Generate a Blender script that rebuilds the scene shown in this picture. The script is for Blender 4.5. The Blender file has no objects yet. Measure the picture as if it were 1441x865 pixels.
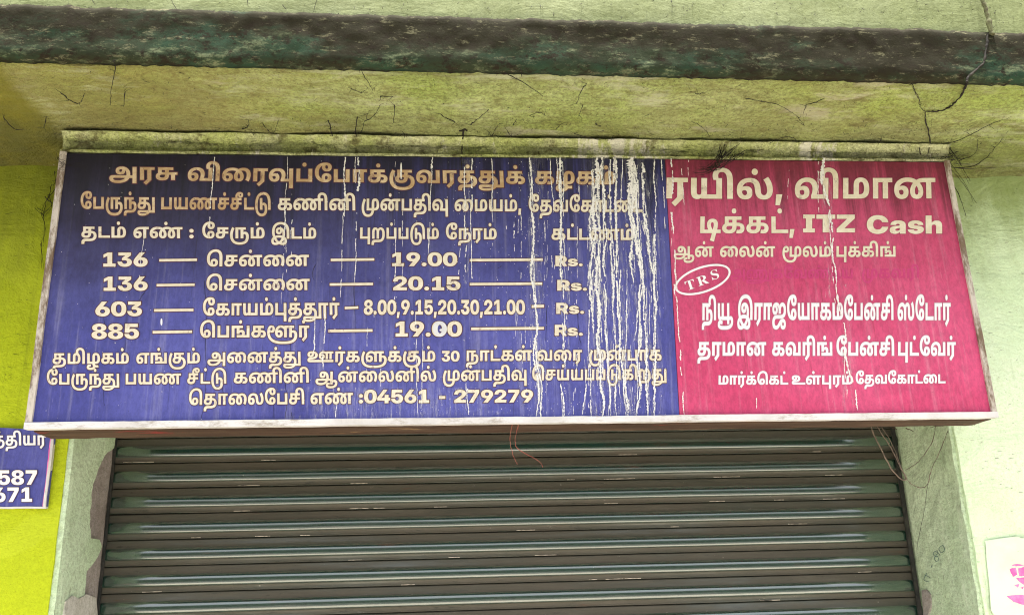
import bpy, math, random
from mathutils import Vector, noise
from mathutils.geometry import delaunay_2d_cdt
S = bpy.context.scene
# ---------------------------------------------------------------- camera
CAM = Vector((0, -3.0, 1.6))
F_PX, PITCH, YAW, ROLL = 1209.2, 0.2828, -0.0874, -0.0255     # focal length for a 1441 px wide frame
def cam_axes():
    cy, sy, cp, sp = math.cos(YAW), math.sin(YAW), math.cos(PITCH), math.sin(PITCH)
    f = Vector((-sy*cp, cy*cp, sp)); r = Vector((cy, sy, 0)); u = r.cross(f)
    return r*math.cos(ROLL)+u*math.sin(ROLL), u*math.cos(ROLL)-r*math.sin(ROLL), f
RT, UP, FW = cam_axes()
cd = bpy.data.cameras.new('camera'); cam = bpy.data.objects.new('camera', cd); S.collection.objects.link(cam)
cd.sensor_width = 36; cd.lens = F_PX/1441*36; cd.clip_start = .05; cd.clip_end = 2000
from mathutils import Matrix
cam.matrix_world = Matrix(((RT.x, UP.x, -FW.x, CAM.x), (RT.y, UP.y, -FW.y, CAM.y), (RT.z, UP.z, -FW.z, CAM.z), (0, 0, 0, 1)))
S.camera = cam
# ---------------------------------------------------------------- sky, sun, exposure
w = bpy.data.worlds.new('World'); S.world = w; w.use_nodes = True
nt = w.node_tree; bg = nt.nodes['Background']; sky = nt.nodes.new('ShaderNodeTexSky')
sky.sky_type = 'NISHITA'; sky.sun_disc = False
SUN_EL, SUN_AZ = 84, 165            # degrees; azimuth clockwise from +Y
sky.sun_elevation = math.radians(SUN_EL); sky.sun_rotation = math.radians(SUN_AZ)
sky.air_density = 1.0; sky.dust_density = 6.0; sky.ozone_density = 1.0
hs = nt.nodes.new('ShaderNodeHueSaturation'); hs.inputs['Saturation'].default_value = .35     # thin cloud: a paler sky
nt.links.new(sky.outputs[0], hs.inputs['Color']); nt.links.new(hs.outputs[0], bg.inputs[0]); bg.inputs[1].default_value = .15
sl = bpy.data.lights.new('sun', 'SUN'); so = bpy.data.objects.new('sun', sl); S.collection.objects.link(so)
sl.energy = 5.0; sl.angle = math.radians(6); sl.color = (1, .96, .88)
d = Vector((math.sin(math.radians(SUN_AZ))*math.cos(math.radians(SUN_EL)), math.cos(math.radians(SUN_AZ))*math.cos(math.radians(SUN_EL)), math.sin(math.radians(SUN_EL))))
so.rotation_euler = d.to_track_quat('Z', 'Y').to_euler(); so.location = (3, -6, 12)
S.view_settings.view_transform = 'Standard'; S.view_settings.look = 'None'
S.view_settings.exposure = 1.55; S.view_settings.gamma = 1
S.render.engine = 'CYCLES'; S.cycles.use_denoising = True; S.cycles.denoising_prefilter = 'NONE'; S.cycles.filter_width = 1.1
# ---------------------------------------------------------------- the measured planes of the place (metres)
YS = -.279        # face of the signboard
YR = .391         # roller shutter
ZS = 3.016        # underside of the canopy
YF = -.713        # front of the canopy
XL, XR = -1.248, 1.886   # sides of the doorway
def ray(px, py): return FW+RT*((px-720.5)/F_PX)-UP*((py-432.5)/F_PX)
def onY(px, py, Y): r = ray(px, py); return CAM+r*((Y-CAM.y)/r.y)       # a point measured in the photograph, on a wall of the place
def onZ(px, py, Z): r = ray(px, py); return CAM+r*((Z-CAM.z)/r.z)
def onX(px, py, X): r = ray(px, py); return CAM+r*((X-CAM.x)/r.x)

# ---------------------------------------------------------------- materials
class Mat:
    def __init__(s, name, rough=.8, spec=.3):
        s.m = bpy.data.materials.new(name); s.m.use_nodes = True; s.t = s.m.node_tree
        s.b = s.t.nodes['Principled BSDF']; s.set('Roughness', rough); s.set('Specular IOR Level', spec)
        s.pos = s.t.nodes.new('ShaderNodeNewGeometry').outputs['Position']
    def n(s, kind, **k):
        x = s.t.nodes.new(kind)
        for a, v in k.items(): setattr(x, a, v)
        return x
    def put(s, sock, v):
        if isinstance(v, bpy.types.NodeSocket): s.t.links.new(v, sock)
        elif isinstance(v, (tuple, list)) and len(v) == 3 and sock.type == 'RGBA': sock.default_value = (*v, 1)
        else: sock.default_value = v
    def set(s, k, v): s.put(s.b.inputs[k], v)
    def vec(s, sc=(1, 1, 1), off=(0, 0, 0), src=None):
        x = s.n('ShaderNodeMapping'); s.put(x.inputs[0], src or s.pos); x.inputs['Scale'].default_value = sc; x.inputs['Location'].default_value = off
        return x.outputs[0]
    def noise(s, scale=5, detail=6, rough=.6, sc=(1, 1, 1), off=(0, 0, 0), dist=0):
        x = s.n('ShaderNodeTexNoise'); s.put(x.inputs['Vector'], s.vec(sc, off)); x.inputs['Scale'].default_value = scale
        x.inputs['Detail'].default_value = detail; x.inputs['Roughness'].default_value = rough; x.inputs['Distortion'].default_value = dist
        return x.outputs[0]
    def voro(s, scale=5, sc=(1, 1, 1), feature='F1'):
        x = s.n('ShaderNodeTexVoronoi', feature=feature); s.put(x.inputs['Vector'], s.vec(sc)); x.inputs['Scale'].default_value = scale
        return x.outputs[0]
    def ramp(s, f, *st):
        x = s.n('ShaderNodeMapRange'); s.put(x.inputs[0], f); x.inputs[1].default_value = st[0]; x.inputs[2].default_value = st[1]
        x.inputs[3].default_value = st[2] if len(st) > 2 else 0; x.inputs[4].default_value = st[3] if len(st) > 3 else 1; x.interpolation_type = 'SMOOTHSTEP'
        return x.outputs[0]
    def ma(s, op, a, b=0):
        x = s.n('ShaderNodeMath', operation=op); s.put(x.inputs[0], a); s.put(x.inputs[1], b); return x.outputs[0]
    def mul(s, a, b): return s.ma('MULTIPLY', a, b)
    def mix(s, f, a, b, mode='MIX'):
        x = s.n('ShaderNodeMix', data_type='RGBA', blend_type=mode); s.put(x.inputs[0], f); s.put(x.inputs[6], a); s.put(x.inputs[7], b); return x.outputs[2]
    def xyz(s, i):
        x = s.n('ShaderNodeSeparateXYZ'); s.put(x.inputs[0], s.pos); return x.outputs[i]
    def bump(s, h, st=.3, dist=.01, prev=None):
        x = s.n('ShaderNodeBump'); s.put(x.inputs['Height'], h); x.inputs['Strength'].default_value = st; x.inputs['Distance'].default_value = dist
        if prev is not None: s.put(x.inputs['Normal'], prev)
        s.set('Normal', x.outputs[0]); return x.outputs[0]
    def col(s, c): s.set('Base Color', c); return s
M = {}
def top_shade_grime(m, col, z0, z1, amt):  # canopy shade put into the wall colour near the top, with some green grime
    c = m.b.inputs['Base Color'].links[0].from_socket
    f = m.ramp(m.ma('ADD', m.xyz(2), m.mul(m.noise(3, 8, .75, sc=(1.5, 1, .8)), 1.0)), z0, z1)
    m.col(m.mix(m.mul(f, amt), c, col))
def plaster(key, a, b, dirt=(.08, .07, .04), dirt_lo=.6, dirt_hi=.75, big=1.5, bs=.5, bd=.012, fl=None, dirt_scale=9, grit=.72, runs=0):
    m = Mat(key, .85, .25)
    c = m.mix(m.ramp(m.noise(big, 5, .65), .35, .65), a, b)
    c = m.mix(m.mul(m.ramp(m.noise(dirt_scale, 9, .72, off=(3, 1, 7)), dirt_lo, dirt_hi), .8), c, dirt)
    c = m.mix(m.mul(m.ramp(m.noise(160, 3, .6), .62, .72), .55), c, dirt)
    gr = m.mix(m.ramp(m.noise(85, 8, .85, off=(2, 9, 4)), .36, .60), (grit, grit, grit*.9), (1.1, 1.1, 1.1))
    c = m.mix(1.0, c, gr, 'MULTIPLY')
    if fl: c = m.mix(m.ramp(m.noise(3.3, 8, .7, off=(9, 2, 1)), .6, .63), c, fl)
    if runs:
        c = m.mix(m.mul(m.ramp(m.noise(1, 8, .75, sc=(13, 9, .9), off=(6, 2, 2)), .54, .70), runs), c, dirt)
        c = m.mix(m.mul(m.ramp(m.noise(2.4, 3, .5, dist=.6, off=(5, 5, 1)), .52, .54), .35), c, tuple(min(.9, q*1.12+.02) for q in a))
    m.col(c)
    h = m.ma('ADD', m.ma('ADD', m.mul(m.noise(14, 9, .65), 1.0), m.mul(m.noise(90, 5, .7), .35)), m.mul(m.noise(4, 7, .7, sc=(1, 1, 2.2), dist=1.2, off=(7, 7, 7)), 1.6))
    m.bump(h, bs, bd); M[key] = m.m; return m
m = plaster('soffit', (.50, .62, .16), (.60, .68, .28), (.20, .16, .05), .54, .70, 2.2, 1.0, .05, dirt_scale=6, grit=.45)
c0 = m.b.inputs['Base Color'].links[0].from_socket
c0 = m.mix(m.mul(m.ramp(m.noise(24, 9, .8, sc=(.5, 1.3, 1), off=(8, 1, 1)), .46, .62), .55), c0, (.22, .20, .06))
c0 = m.mix(m.mul(m.ramp(m.noise(4, 7, .7, sc=(.5, 1.6, 1), off=(1, 4, 4)), .56, .66), .7), c0, (.70, .68, .48))
c0 = m.mix(m.mul(m.ramp(m.ma('ADD', m.xyz(0), m.mul(m.noise(3, 7, .7), 1.4)), -.3, .7, 1, 0), .5), c0, (.36, .27, .09))
c0 = m.mix(m.mul(m.ramp(m.noise(2.1, 7, .8, dist=1.5, sc=(1, 1.6, 1), off=(6, 6, 6)), .685, .70), .6), c0, (.60, .30, .10))
c0 = m.mix(m.mul(m.ramp(m.noise(55, 6, .85, off=(5, 8, 1)), .58, .66), .75), c0, (.07, .055, .02))
m.col(c0)
big = m.ramp(m.noise(1.6, 7, .7, sc=(1, 2.2, 1), off=(4, 7, 2)), .44, .66)
c0 = m.mix(m.mul(big, .35), c0, (.27, .26, .10))
c0 = m.mix(m.mul(m.ramp(m.noise(2.6, 8, .75, sc=(.8, 2.6, 1), off=(14, 7, 2)), .52, .66), .6), c0, (.72, .74, .50))
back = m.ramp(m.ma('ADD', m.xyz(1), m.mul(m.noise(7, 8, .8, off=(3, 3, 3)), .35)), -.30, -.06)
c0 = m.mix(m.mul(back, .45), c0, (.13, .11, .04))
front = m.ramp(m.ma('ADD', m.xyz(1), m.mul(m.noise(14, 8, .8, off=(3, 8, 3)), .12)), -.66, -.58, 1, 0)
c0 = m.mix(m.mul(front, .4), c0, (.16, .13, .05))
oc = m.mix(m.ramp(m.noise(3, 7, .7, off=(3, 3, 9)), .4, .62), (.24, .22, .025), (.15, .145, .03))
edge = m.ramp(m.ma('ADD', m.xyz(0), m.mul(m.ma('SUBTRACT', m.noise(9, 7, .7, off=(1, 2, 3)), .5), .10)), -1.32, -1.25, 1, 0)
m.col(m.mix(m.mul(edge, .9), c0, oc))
plaster('parapet', (.20, .23, .10), (.25, .28, .145), (.05, .05, .02), .64, .76, 2, .4, .006, grit=.85)
m_mint = plaster('mint', (.62, .79, .52), (.72, .85, .64), (.20, .28, .11), .62, .80, 1.3, .65, .012, grit=.92, runs=.45)
top_shade_grime(m_mint, (.24, .32, .08), 3.0, 3.55, .85)
m_rev = plaster('reveal', (.50, .64, .42), (.62, .75, .54), (.09, .11, .06), .58, .8, 4, .8, .01)
m = m_rev
c = m.b.inputs['Base Color'].links[0].from_socket
c = m.mix(m.mul(m.ramp(m.noise(16, 8, .8, sc=(1, 1.5, .35), off=(2, 2, 7)), .56, .60), .6), c, (.70, .80, .60))
c = m.mix(m.mul(m.ramp(m.noise(22, 8, .8, sc=(1, 1.5, .35), off=(9, 2, 7)), .60, .64), .6), c, (.17, .21, .12)); m.col(c)
m_lime = plaster('lime', (.46, .54, .012), (.40, .48, .012), (.14, .18, .01), .62, .80, 1.2, .6, .014, grit=.90, runs=.5)
top_shade_grime(m_lime, (.15, .17, .02), 2.75, 3.6, .85)
M_beam = plaster('beam', (.48, .54, .19), (.60, .62, .36), (.13, .11, .04), .50, .64, 6, 1.0, .03, dirt_scale=16, grit=.5)
m = M_beam
c = m.b.inputs['Base Color'].links[0].from_socket
win = m.ma('MAXIMUM', m.mul(m.ramp(m.xyz(0), .35, .55), m.ramp(m.xyz(0), .72, .85, 1, 0)), m.mul(m.ramp(m.xyz(0), 1.25, 1.3), m.ramp(m.xyz(0), 1.4, 1.45, 1, 0)))
f = m.ramp(m.ma('ADD', m.noise(1, 8, .75, sc=(26, 1, 8)), m.mul(win, .14)), .58, .68)
m.col(m.mix(m.mul(f, .8), c, (.74, .72, .62)))
plaster('mortar', (.30, .26, .24), (.40, .36, .34), (.12, .10, .09), .55, .75, 8, .9, .01)
plaster('whitewash', (.62, .60, .56), (.5, .48, .43), (.2, .17, .13), .55, .7, 8, .6, .006)
# fascia: green paint under black mould, scratched
m = Mat('fascia', .9, .08)
g = m.mix(m.ramp(m.noise(3, 8, .75, sc=(.8, 1, 2)), .42, .62), (.026, .034, .018), (.024, .052, .030))
pale = m.mix(m.noise(30, 4, .7), (.10, .14, .075), (.23, .25, .14))
zf = m.ramp(m.xyz(2), 3.02, 3.16, -.03, .12)
c = m.mix(m.ramp(m.noise(11, 10, .78, sc=(.6, 1, 1.6), off=(2, 5, 8)), .52, .66), g, pale)
c = m.mix(m.ramp(m.ma('ADD', m.noise(3.5, 10, .72, sc=(.7, 1, 1.8), off=(4, 4, 2)), zf), .44, .60), c, (.022, .020, .011))
c = m.mix(m.ramp(m.noise(26, 9, .85, sc=(.7, 1, 1), off=(2, 2, 6)), .50, .58), c, (.020, .016, .010))
c = m.mix(m.mul(m.ramp(m.noise(34, 9, .85, sc=(.5, 1, 1.5)), .55, .63), .6), c, (.20, .19, .11))
m.col(c); m.bump(m.ma('ADD', m.noise(20, 9, .7), m.mul(m.noise(120, 3, .6), .3)), .3, .008); M['fascia'] = m.m
# enamel panels
def enamel(key, a, b, streak, soot_shade):
    m = Mat(key, .5, .35)
    c = m.mix(m.ramp(m.noise(2.5, 6, .6), .35, .65), a, b)
    c = m.mix(m.mul(m.ramp(m.noise(1, 7, .7, sc=(45, 1, 1.6)), .5, .72), streak), c, (.62, .60, .66))
    c = m.mix(m.mul(m.ramp(m.noise(1, 8, .8, sc=(130, 1, 9), off=(5, 0, 3)), .62, .72), streak*1.5), c, (.72, .70, .70))
    c = m.mix(m.mul(m.ramp(m.noise(1, 5, .7, sc=(70, 1, 2.4), off=(1, 0, 9)), .62, .7), .5), c, soot_shade)
    z = m.ramp(m.ma('ADD', m.xyz(2), m.mul(m.noise(4, 6, .6), .45)), 2.42, 3.02)  # darkest at top left: canopy shade painted into the enamel along with real soot
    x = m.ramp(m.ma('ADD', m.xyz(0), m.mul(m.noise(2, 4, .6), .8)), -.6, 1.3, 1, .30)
    c = m.mix(m.mul(m.mul(z, x), .93), c, soot_shade)
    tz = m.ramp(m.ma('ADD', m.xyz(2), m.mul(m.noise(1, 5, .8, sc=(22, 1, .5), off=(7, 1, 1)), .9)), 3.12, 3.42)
    c = m.mix(m.mul(tz, .8), c, (soot_shade[0]*.4, soot_shade[1]*.4, soot_shade[2]*.4))
    c = m.mix(m.mul(m.ramp(m.noise(120, 3, .7), .66, .72), .5), c, soot_shade)
    m.col(c)
    gr = m.mix(m.ramp(m.noise(40, 8, .85, sc=(1.6, 1, .8)), .36, .62), (.80, .80, .82), (1.12, 1.12, 1.12)); c = m.mix(1.0, c, gr, 'MULTIPLY'); m.col(c)
    m.set('Roughness', m.ramp(m.noise(8, 5, .6), .3, .7, .42, .65))
    m.bump(m.ma('ADD', m.noise(1, 7, .75, sc=(60, 1, 5)), m.mul(m.noise(60, 4, .6), .4)), .35, .003)
    M[key] = m.m; return m
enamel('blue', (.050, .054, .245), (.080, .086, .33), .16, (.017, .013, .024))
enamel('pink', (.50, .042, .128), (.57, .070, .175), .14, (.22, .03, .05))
def paint(key, a, b, rough=.55, sc=25, wear=None):
    m = Mat(key, rough, .3); cc = m.mix(m.ramp(m.noise(sc, 6, .7), .4, .66), a, b)
    if wear: cc = m.mix(m.mul(m.ramp(m.noise(26, 10, .85, off=(4, 4, 4), sc=(1, 1, .6)), .57, .63), .75), cc, wear)
    m.col(cc); m.bump(m.noise(90, 4, .6), .2, .002); M[key] = m.m; return m
paint('cream', (.64, .57, .42), (.73, .68, .55), wear=(.30, .22, .20))
paint('gold', (.42, .28, .14), (.62, .50, .32), sc=14, wear=(.14, .08, .07))
paint('letter_white', (.80, .80, .80), (.72, .70, .72), wear=(.55, .35, .42))
paint('letter_edge', (.06, .02, .035), (.10, .03, .05))
paint('pink_edge', (.22, .02, .06), (.32, .03, .09))
paint('grey_edge', (.42, .22, .28), (.48, .25, .33))
paint('ghost', (.47, .038, .145), (.53, .055, .18))
paint('lime_drip', (.86, .85, .82), (.68, .66, .60), .9, 60)
paint('patch_white', (.62, .62, .62), (.55, .55, .56))
paint('strand', (.012, .010, .008), (.03, .025, .018), .9)
paint('cable', (.12, .09, .07), (.20, .15, .11), .7)
paint('red_wire', (.30, .07, .05), (.22, .10, .07), .5)
paint('stem', (.16, .17, .08), (.07, .06, .03), .9, 40)
paint('ink', (.03, .10, .10), (.05, .14, .13))
paint('paper', (.70, .80, .62), (.62, .74, .54), .9, 6)
paint('paper_pink', (.72, .12, .38), (.80, .25, .50), .8)
paint('dark_metal', (.02, .022, .02), (.05, .045, .04), .6)
m = Mat('white_frame', .5, .4)
c = m.mix(m.ramp(m.noise(5, 6, .6), .4, .7), (.66, .65, .65), (.52, .50, .48))
c = m.mix(m.mul(m.ramp(m.noise(10, 9, .85, off=(1, 1, 4), sc=(.6, 1, 2)), .50, .66), .85), c, (.30, .25, .19))
m.col(c); m.bump(m.noise(50, 5, .6), .3, .003); M['white_frame'] = m.m
m = Mat('dirty_frame', .8, .3)
c = m.mix(m.ramp(m.noise(9, 9, .75, sc=(3, 3, 1)), .42, .6), (.55, .50, .44), (.17, .12, .08))
m.col(c); m.bump(m.noise(40, 6, .7), .6, .005); M['dirty_frame'] = m.m
m = Mat('board', .8, .2)
c = m.mix(m.ramp(m.noise(4, 8, .7, sc=(.6, 6, 6)), .4, .66), (.055, .032, .022), (.10, .062, .042))
c = m.mix(m.ramp(m.noise(5, 8, .75, sc=(.6, 5, 5), off=(7, 2, 2)), .60, .68), c, (.42, .27, .13))
c = m.mix(m.ramp(m.noise(3, 6, .7, sc=(1, 5, 5), off=(2, 7, 2)), .62, .66), c, (.22, .03, .03))
m.col(c); m.bump(m.noise(8, 8, .7, sc=(1, 8, 8)), .6, .006); M['board'] = m.m
# shutter: bottle-green enamel with grey-brown bands along each slat (the slats carry a UV: v runs up one slat)
m = Mat('shutter', .3, 1.0); m.set('Coat Weight', .6); m.set('Coat Roughness', .10); m.set('Coat IOR', 2.1)
uv = m.n('ShaderNodeUVMap'); sp = m.n('ShaderNodeSeparateXYZ'); m.put(sp.inputs[0], uv.outputs[0])
v = m.ma('ADD', sp.outputs[1], m.mul(m.ma('SUBTRACT', m.noise(7, 9, .75, sc=(.8, 1, 12)), .5), .07))
d1 = m.mul(m.ramp(v, .0, .02), m.ramp(v, .20, .26, 1, 0))     # band under the slat's shoulder
d2 = m.ramp(v, .635, .70)
dd = m.mul(m.ma('MAXIMUM', d1, d2), m.ramp(m.noise(3, 8, .7, sc=(.4, 1, 3)), .25, .6, .6, 1))
grn = m.mix(m.noise(3, 5, .6), (.010, .038, .022), (.014, .05, .034))
brn = m.mix(m.noise(9, 7, .7, sc=(.3, 1, 6)), (.046, .043, .032), (.125, .110, .085))
c = m.mix(dd, grn, brn); m.set('Coat Weight', m.ramp(dd, 0, 1, 1., .0)); m.set('Specular IOR Level', m.ramp(dd, 0, 1, 1., .3))
c = m.mix(m.mul(m.ramp(m.noise(12, 9, .8, sc=(.5, 1, 3), off=(3, 3, 3)), .5, .8), .45), c, (.15, .14, .11))
c = m.mix(m.ramp(m.noise(60, 6, .85, sc=(.5, 1, 1)), .66, .70), c, (.40, .38, .33))
c = m.mix(m.mul(m.ramp(m.noise(5, 9, .8, sc=(.6, 1, 4), off=(7, 7, 7)), .58, .68), .7), c, (.10, .055, .035))
c = m.mix(m.mul(m.ramp(m.noise(30, 8, .85, sc=(.35, 1, 2), off=(1, 7, 7)), .56, .66), .6), c, (.014, .018, .014))
m.col(c); m.set('Roughness', m.ramp(dd, 0, 1, .24, .62))
m.bump(m.ma('ADD', m.noise(90, 4, .7), m.mul(m.noise(25, 4, .6), .7)), .22, .002); M['shutter'] = m.m
m = Mat('chip', .6, .3); m.col(m.mix(m.noise(20, 4), (.62, .5, .36), (.7, .66, .6))); M['chip'] = m.m
m = Mat('ground', .9, .2)
c = m.mix(m.ramp(m.noise(.6, 8, .65), .35, .65), (.40, .37, .31), (.50, .46, .40)); c = m.mix(m.ramp(m.noise(50, 4, .7), .55, .7), c, (.28, .25, .2))
m.col(c); m.bump(m.noise(20, 8, .7), .5, .02); M['ground'] = m.m
m = Mat('asphalt', .9, .3); m.col(m.mix(m.noise(80, 5, .7), (.04, .04, .04), (.09, .085, .08))); m.bump(m.noise(120, 4), .4, .01); M['asphalt'] = m.m
plaster('added_terrace', (.10, .09, .07), (.07, .075, .055), (.03, .03, .02), .5, .7, 1, .3, .01)  # dark coat of the shops added only as a reflection
# crumbly lime: thin places let the paint below show
m = Mat('lime_drip', .9, .2); m.col(m.mix(m.noise(60, 6, .7), (.86, .85, .82), (.66, .65, .62)))
m.set('Alpha', m.ramp(m.noise(1, 8, .85, sc=(240, 1, 60), off=(2, 2, 3)), .36, .50, .2, 1)); M['lime_drip'] = m.m
m = Mat('lime_film', .9, .2); m.col(m.mix(m.noise(30, 6, .7), (.75, .74, .76), (.60, .60, .64)))
m.set('Alpha', m.ramp(m.noise(1, 9, .85, sc=(170, 1, 14), off=(8, 2, 3)), .50, .70, 0, .6)); M['lime_film'] = m.m

# ---------------------------------------------------------------- building helpers
RND = random.Random(7)
def nz(x, y=0, z=0, s=1): return noise.noise(Vector((x*s, y*s, z*s)))
def link(name, V, F, mat, parent=None, smooth=False, uv=None, mats=None, fm=None):
    o0 = parent_loc(parent) if parent else Vector((0, 0, 0))
    me = bpy.data.meshes.new(name); me.from_pydata([tuple(Vector(p)-o0) for p in V], [], F)
    for k in (mats or [mat]): me.materials.append(M[k])
    if fm: me.polygons.foreach_set('material_index', fm)
    if smooth: me.polygons.foreach_set('use_smooth', [True]*len(F))
    if uv:
        l = me.uv_layers.new(name='UVMap')
        for lp in me.loops: l.data[lp.index].uv = uv[lp.vertex_index]
    me.update()
    o = bpy.data.objects.new(name, me); S.collection.objects.link(o)
    if parent: o.parent = parent
    return o
def parent_loc(p):
    v = Vector((0, 0, 0))
    while p: v += p.location; p = p.parent
    return v
def tag(o, label=None, cat=None, group=None, kind=None):
    for k, v in (('label', label), ('category', cat), ('group', group), ('kind', kind)):
        if v: o[k] = v
    return o
def thing(name, loc, label, cat, group=None):
    o = bpy.data.objects.new(name, None); S.collection.objects.link(o); o.location = loc; o.empty_display_size = .1
    return tag(o, label, cat, group)
def rec(o, loc):      # a single-mesh thing: move its origin to its base
    for v in o.data.vertices: v.co -= Vector(loc)
    o.location = loc; return o
def panel(name, P00, P10, P01, P11, nu, nv, back, mat, parent=None, amp=.004, sc=6, edge=0, seed=0):
    """A solid sheet: uneven front between four corners, closed by edges and a back."""
    P00, P10, P01, P11, back = map(Vector, (P00, P10, P01, P11, back)); n = -back.normalized(); V = []; F = []
    ex, ez = (P10-P00).normalized(), (P01-P00).normalized()
    for j in range(nv+1):
        for i in range(nu+1):
            u, v = i/nu, j/nv; p = (P00*(1-u)+P10*u)*(1-v)+(P01*(1-u)+P11*u)*v
            h = amp*(noise.noise(p*sc+Vector((seed, 0, 0)))+.5*noise.noise(p*sc*3.1+Vector((seed, 5, 0))))
            q = p+n*h
            if edge:
                if j in (0, nv): q += ez*edge*(noise.noise(p*9+Vector((seed, 9, 0)))+.6*noise.noise(p*33+Vector((seed, 9, 0))))
                if i in (0, nu): q += ex*edge*(noise.noise(p*9+Vector((seed, 19, 0)))+.6*noise.noise(p*33+Vector((seed, 19, 0))))
            V.append(q)
    k = lambda i, j: j*(nu+1)+i
    flip = (P10-P00).cross(P01-P00).dot(n) < 0
    for j in range(nv):
        for i in range(nu):
            f = (k(i, j), k(i+1, j), k(i+1, j+1), k(i, j+1)); F.append(f[::-1] if flip else f)
    per = [k(i, 0) for i in range(nu)]+[k(nu, j) for j in range(nv)]+[k(i, nv) for i in range(nu, 0, -1)]+[k(0, j) for j in range(nv, 0, -1)]
    b0 = len(V); V += [V[q]+back for q in per]; L = len(per)
    for a in range(L):
        f = (per[a], b0+a, b0+(a+1) % L, per[(a+1) % L]); F.append(f[::-1] if flip else f)
    bf = tuple(range(b0, b0+L)); F.append(bf if flip else bf[::-1])
    return link(name, V, F, mat, parent, smooth=False)
def box(V, F, a, b):
    n = len(V); x0, y0, z0 = a; x1, y1, z1 = b
    V += [(x, y, z) for z in (z0, z1) for y in (y0, y1) for x in (x0, x1)]
    F += [tuple(n+i for i in f) for f in ((0, 2, 3, 1), (4, 5, 7, 6), (0, 1, 5, 4), (2, 6, 7, 3), (0, 4, 6, 2), (1, 3, 7, 5))]
def boxo(name, a, b, mat, parent=None):
    V = []; F = []; box(V, F, a, b); return link(name, V, F, mat, parent)
def tube(V, F, pts, r0, r1=None, sides=5, jit=0, sub=4, rng=RND):
    """a thin tapering tube through the points"""
    r1 = r0 if r1 is None else r1; P = []; pts = [Vector(p) for p in pts]
    for i in range(len(pts)-1):
        a = pts[max(0, i-1)]; b = pts[i]; c = pts[i+1]; e = pts[min(len(pts)-1, i+2)]
        for s in range(sub):
            t = s/sub; q = .5*((2*b)+(c-a)*t+(2*a-5*b+4*c-e)*t*t+(3*b-a-3*c+e)*t**3)
            if (i or s) and jit: q += Vector((rng.uniform(-jit, jit), rng.uniform(-jit, jit)*.4, rng.uniform(-jit, jit)))
            P.append(q)
    P.append(pts[-1]); n0 = len(V); N = len(P)
    for i, p in enumerate(P):
        t = (P[min(i+1, N-1)]-P[max(i-1, 0)]).normalized(); a = t.cross(Vector((.3, .9, .2))).normalized(); b = t.cross(a)
        r = r0+(r1-r0)*i/(N-1)
        if jit: r *= rng.uniform(.6, 1.3)
        for s in range(sides):
            an = 2*math.pi*s/sides; V.append(p+a*(r*math.cos(an))+b*(r*math.sin(an)))
    for i in range(N-1):
        for s in range(sides):
            F.append((n0+i*sides+s, n0+i*sides+(s+1) % sides, n0+(i+1)*sides+(s+1) % sides, n0+(i+1)*sides+s))
    F.append(tuple(n0+s for s in range(sides))[::-1]); F.append(tuple(n0+(N-1)*sides+s for s in range(sides)))

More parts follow.
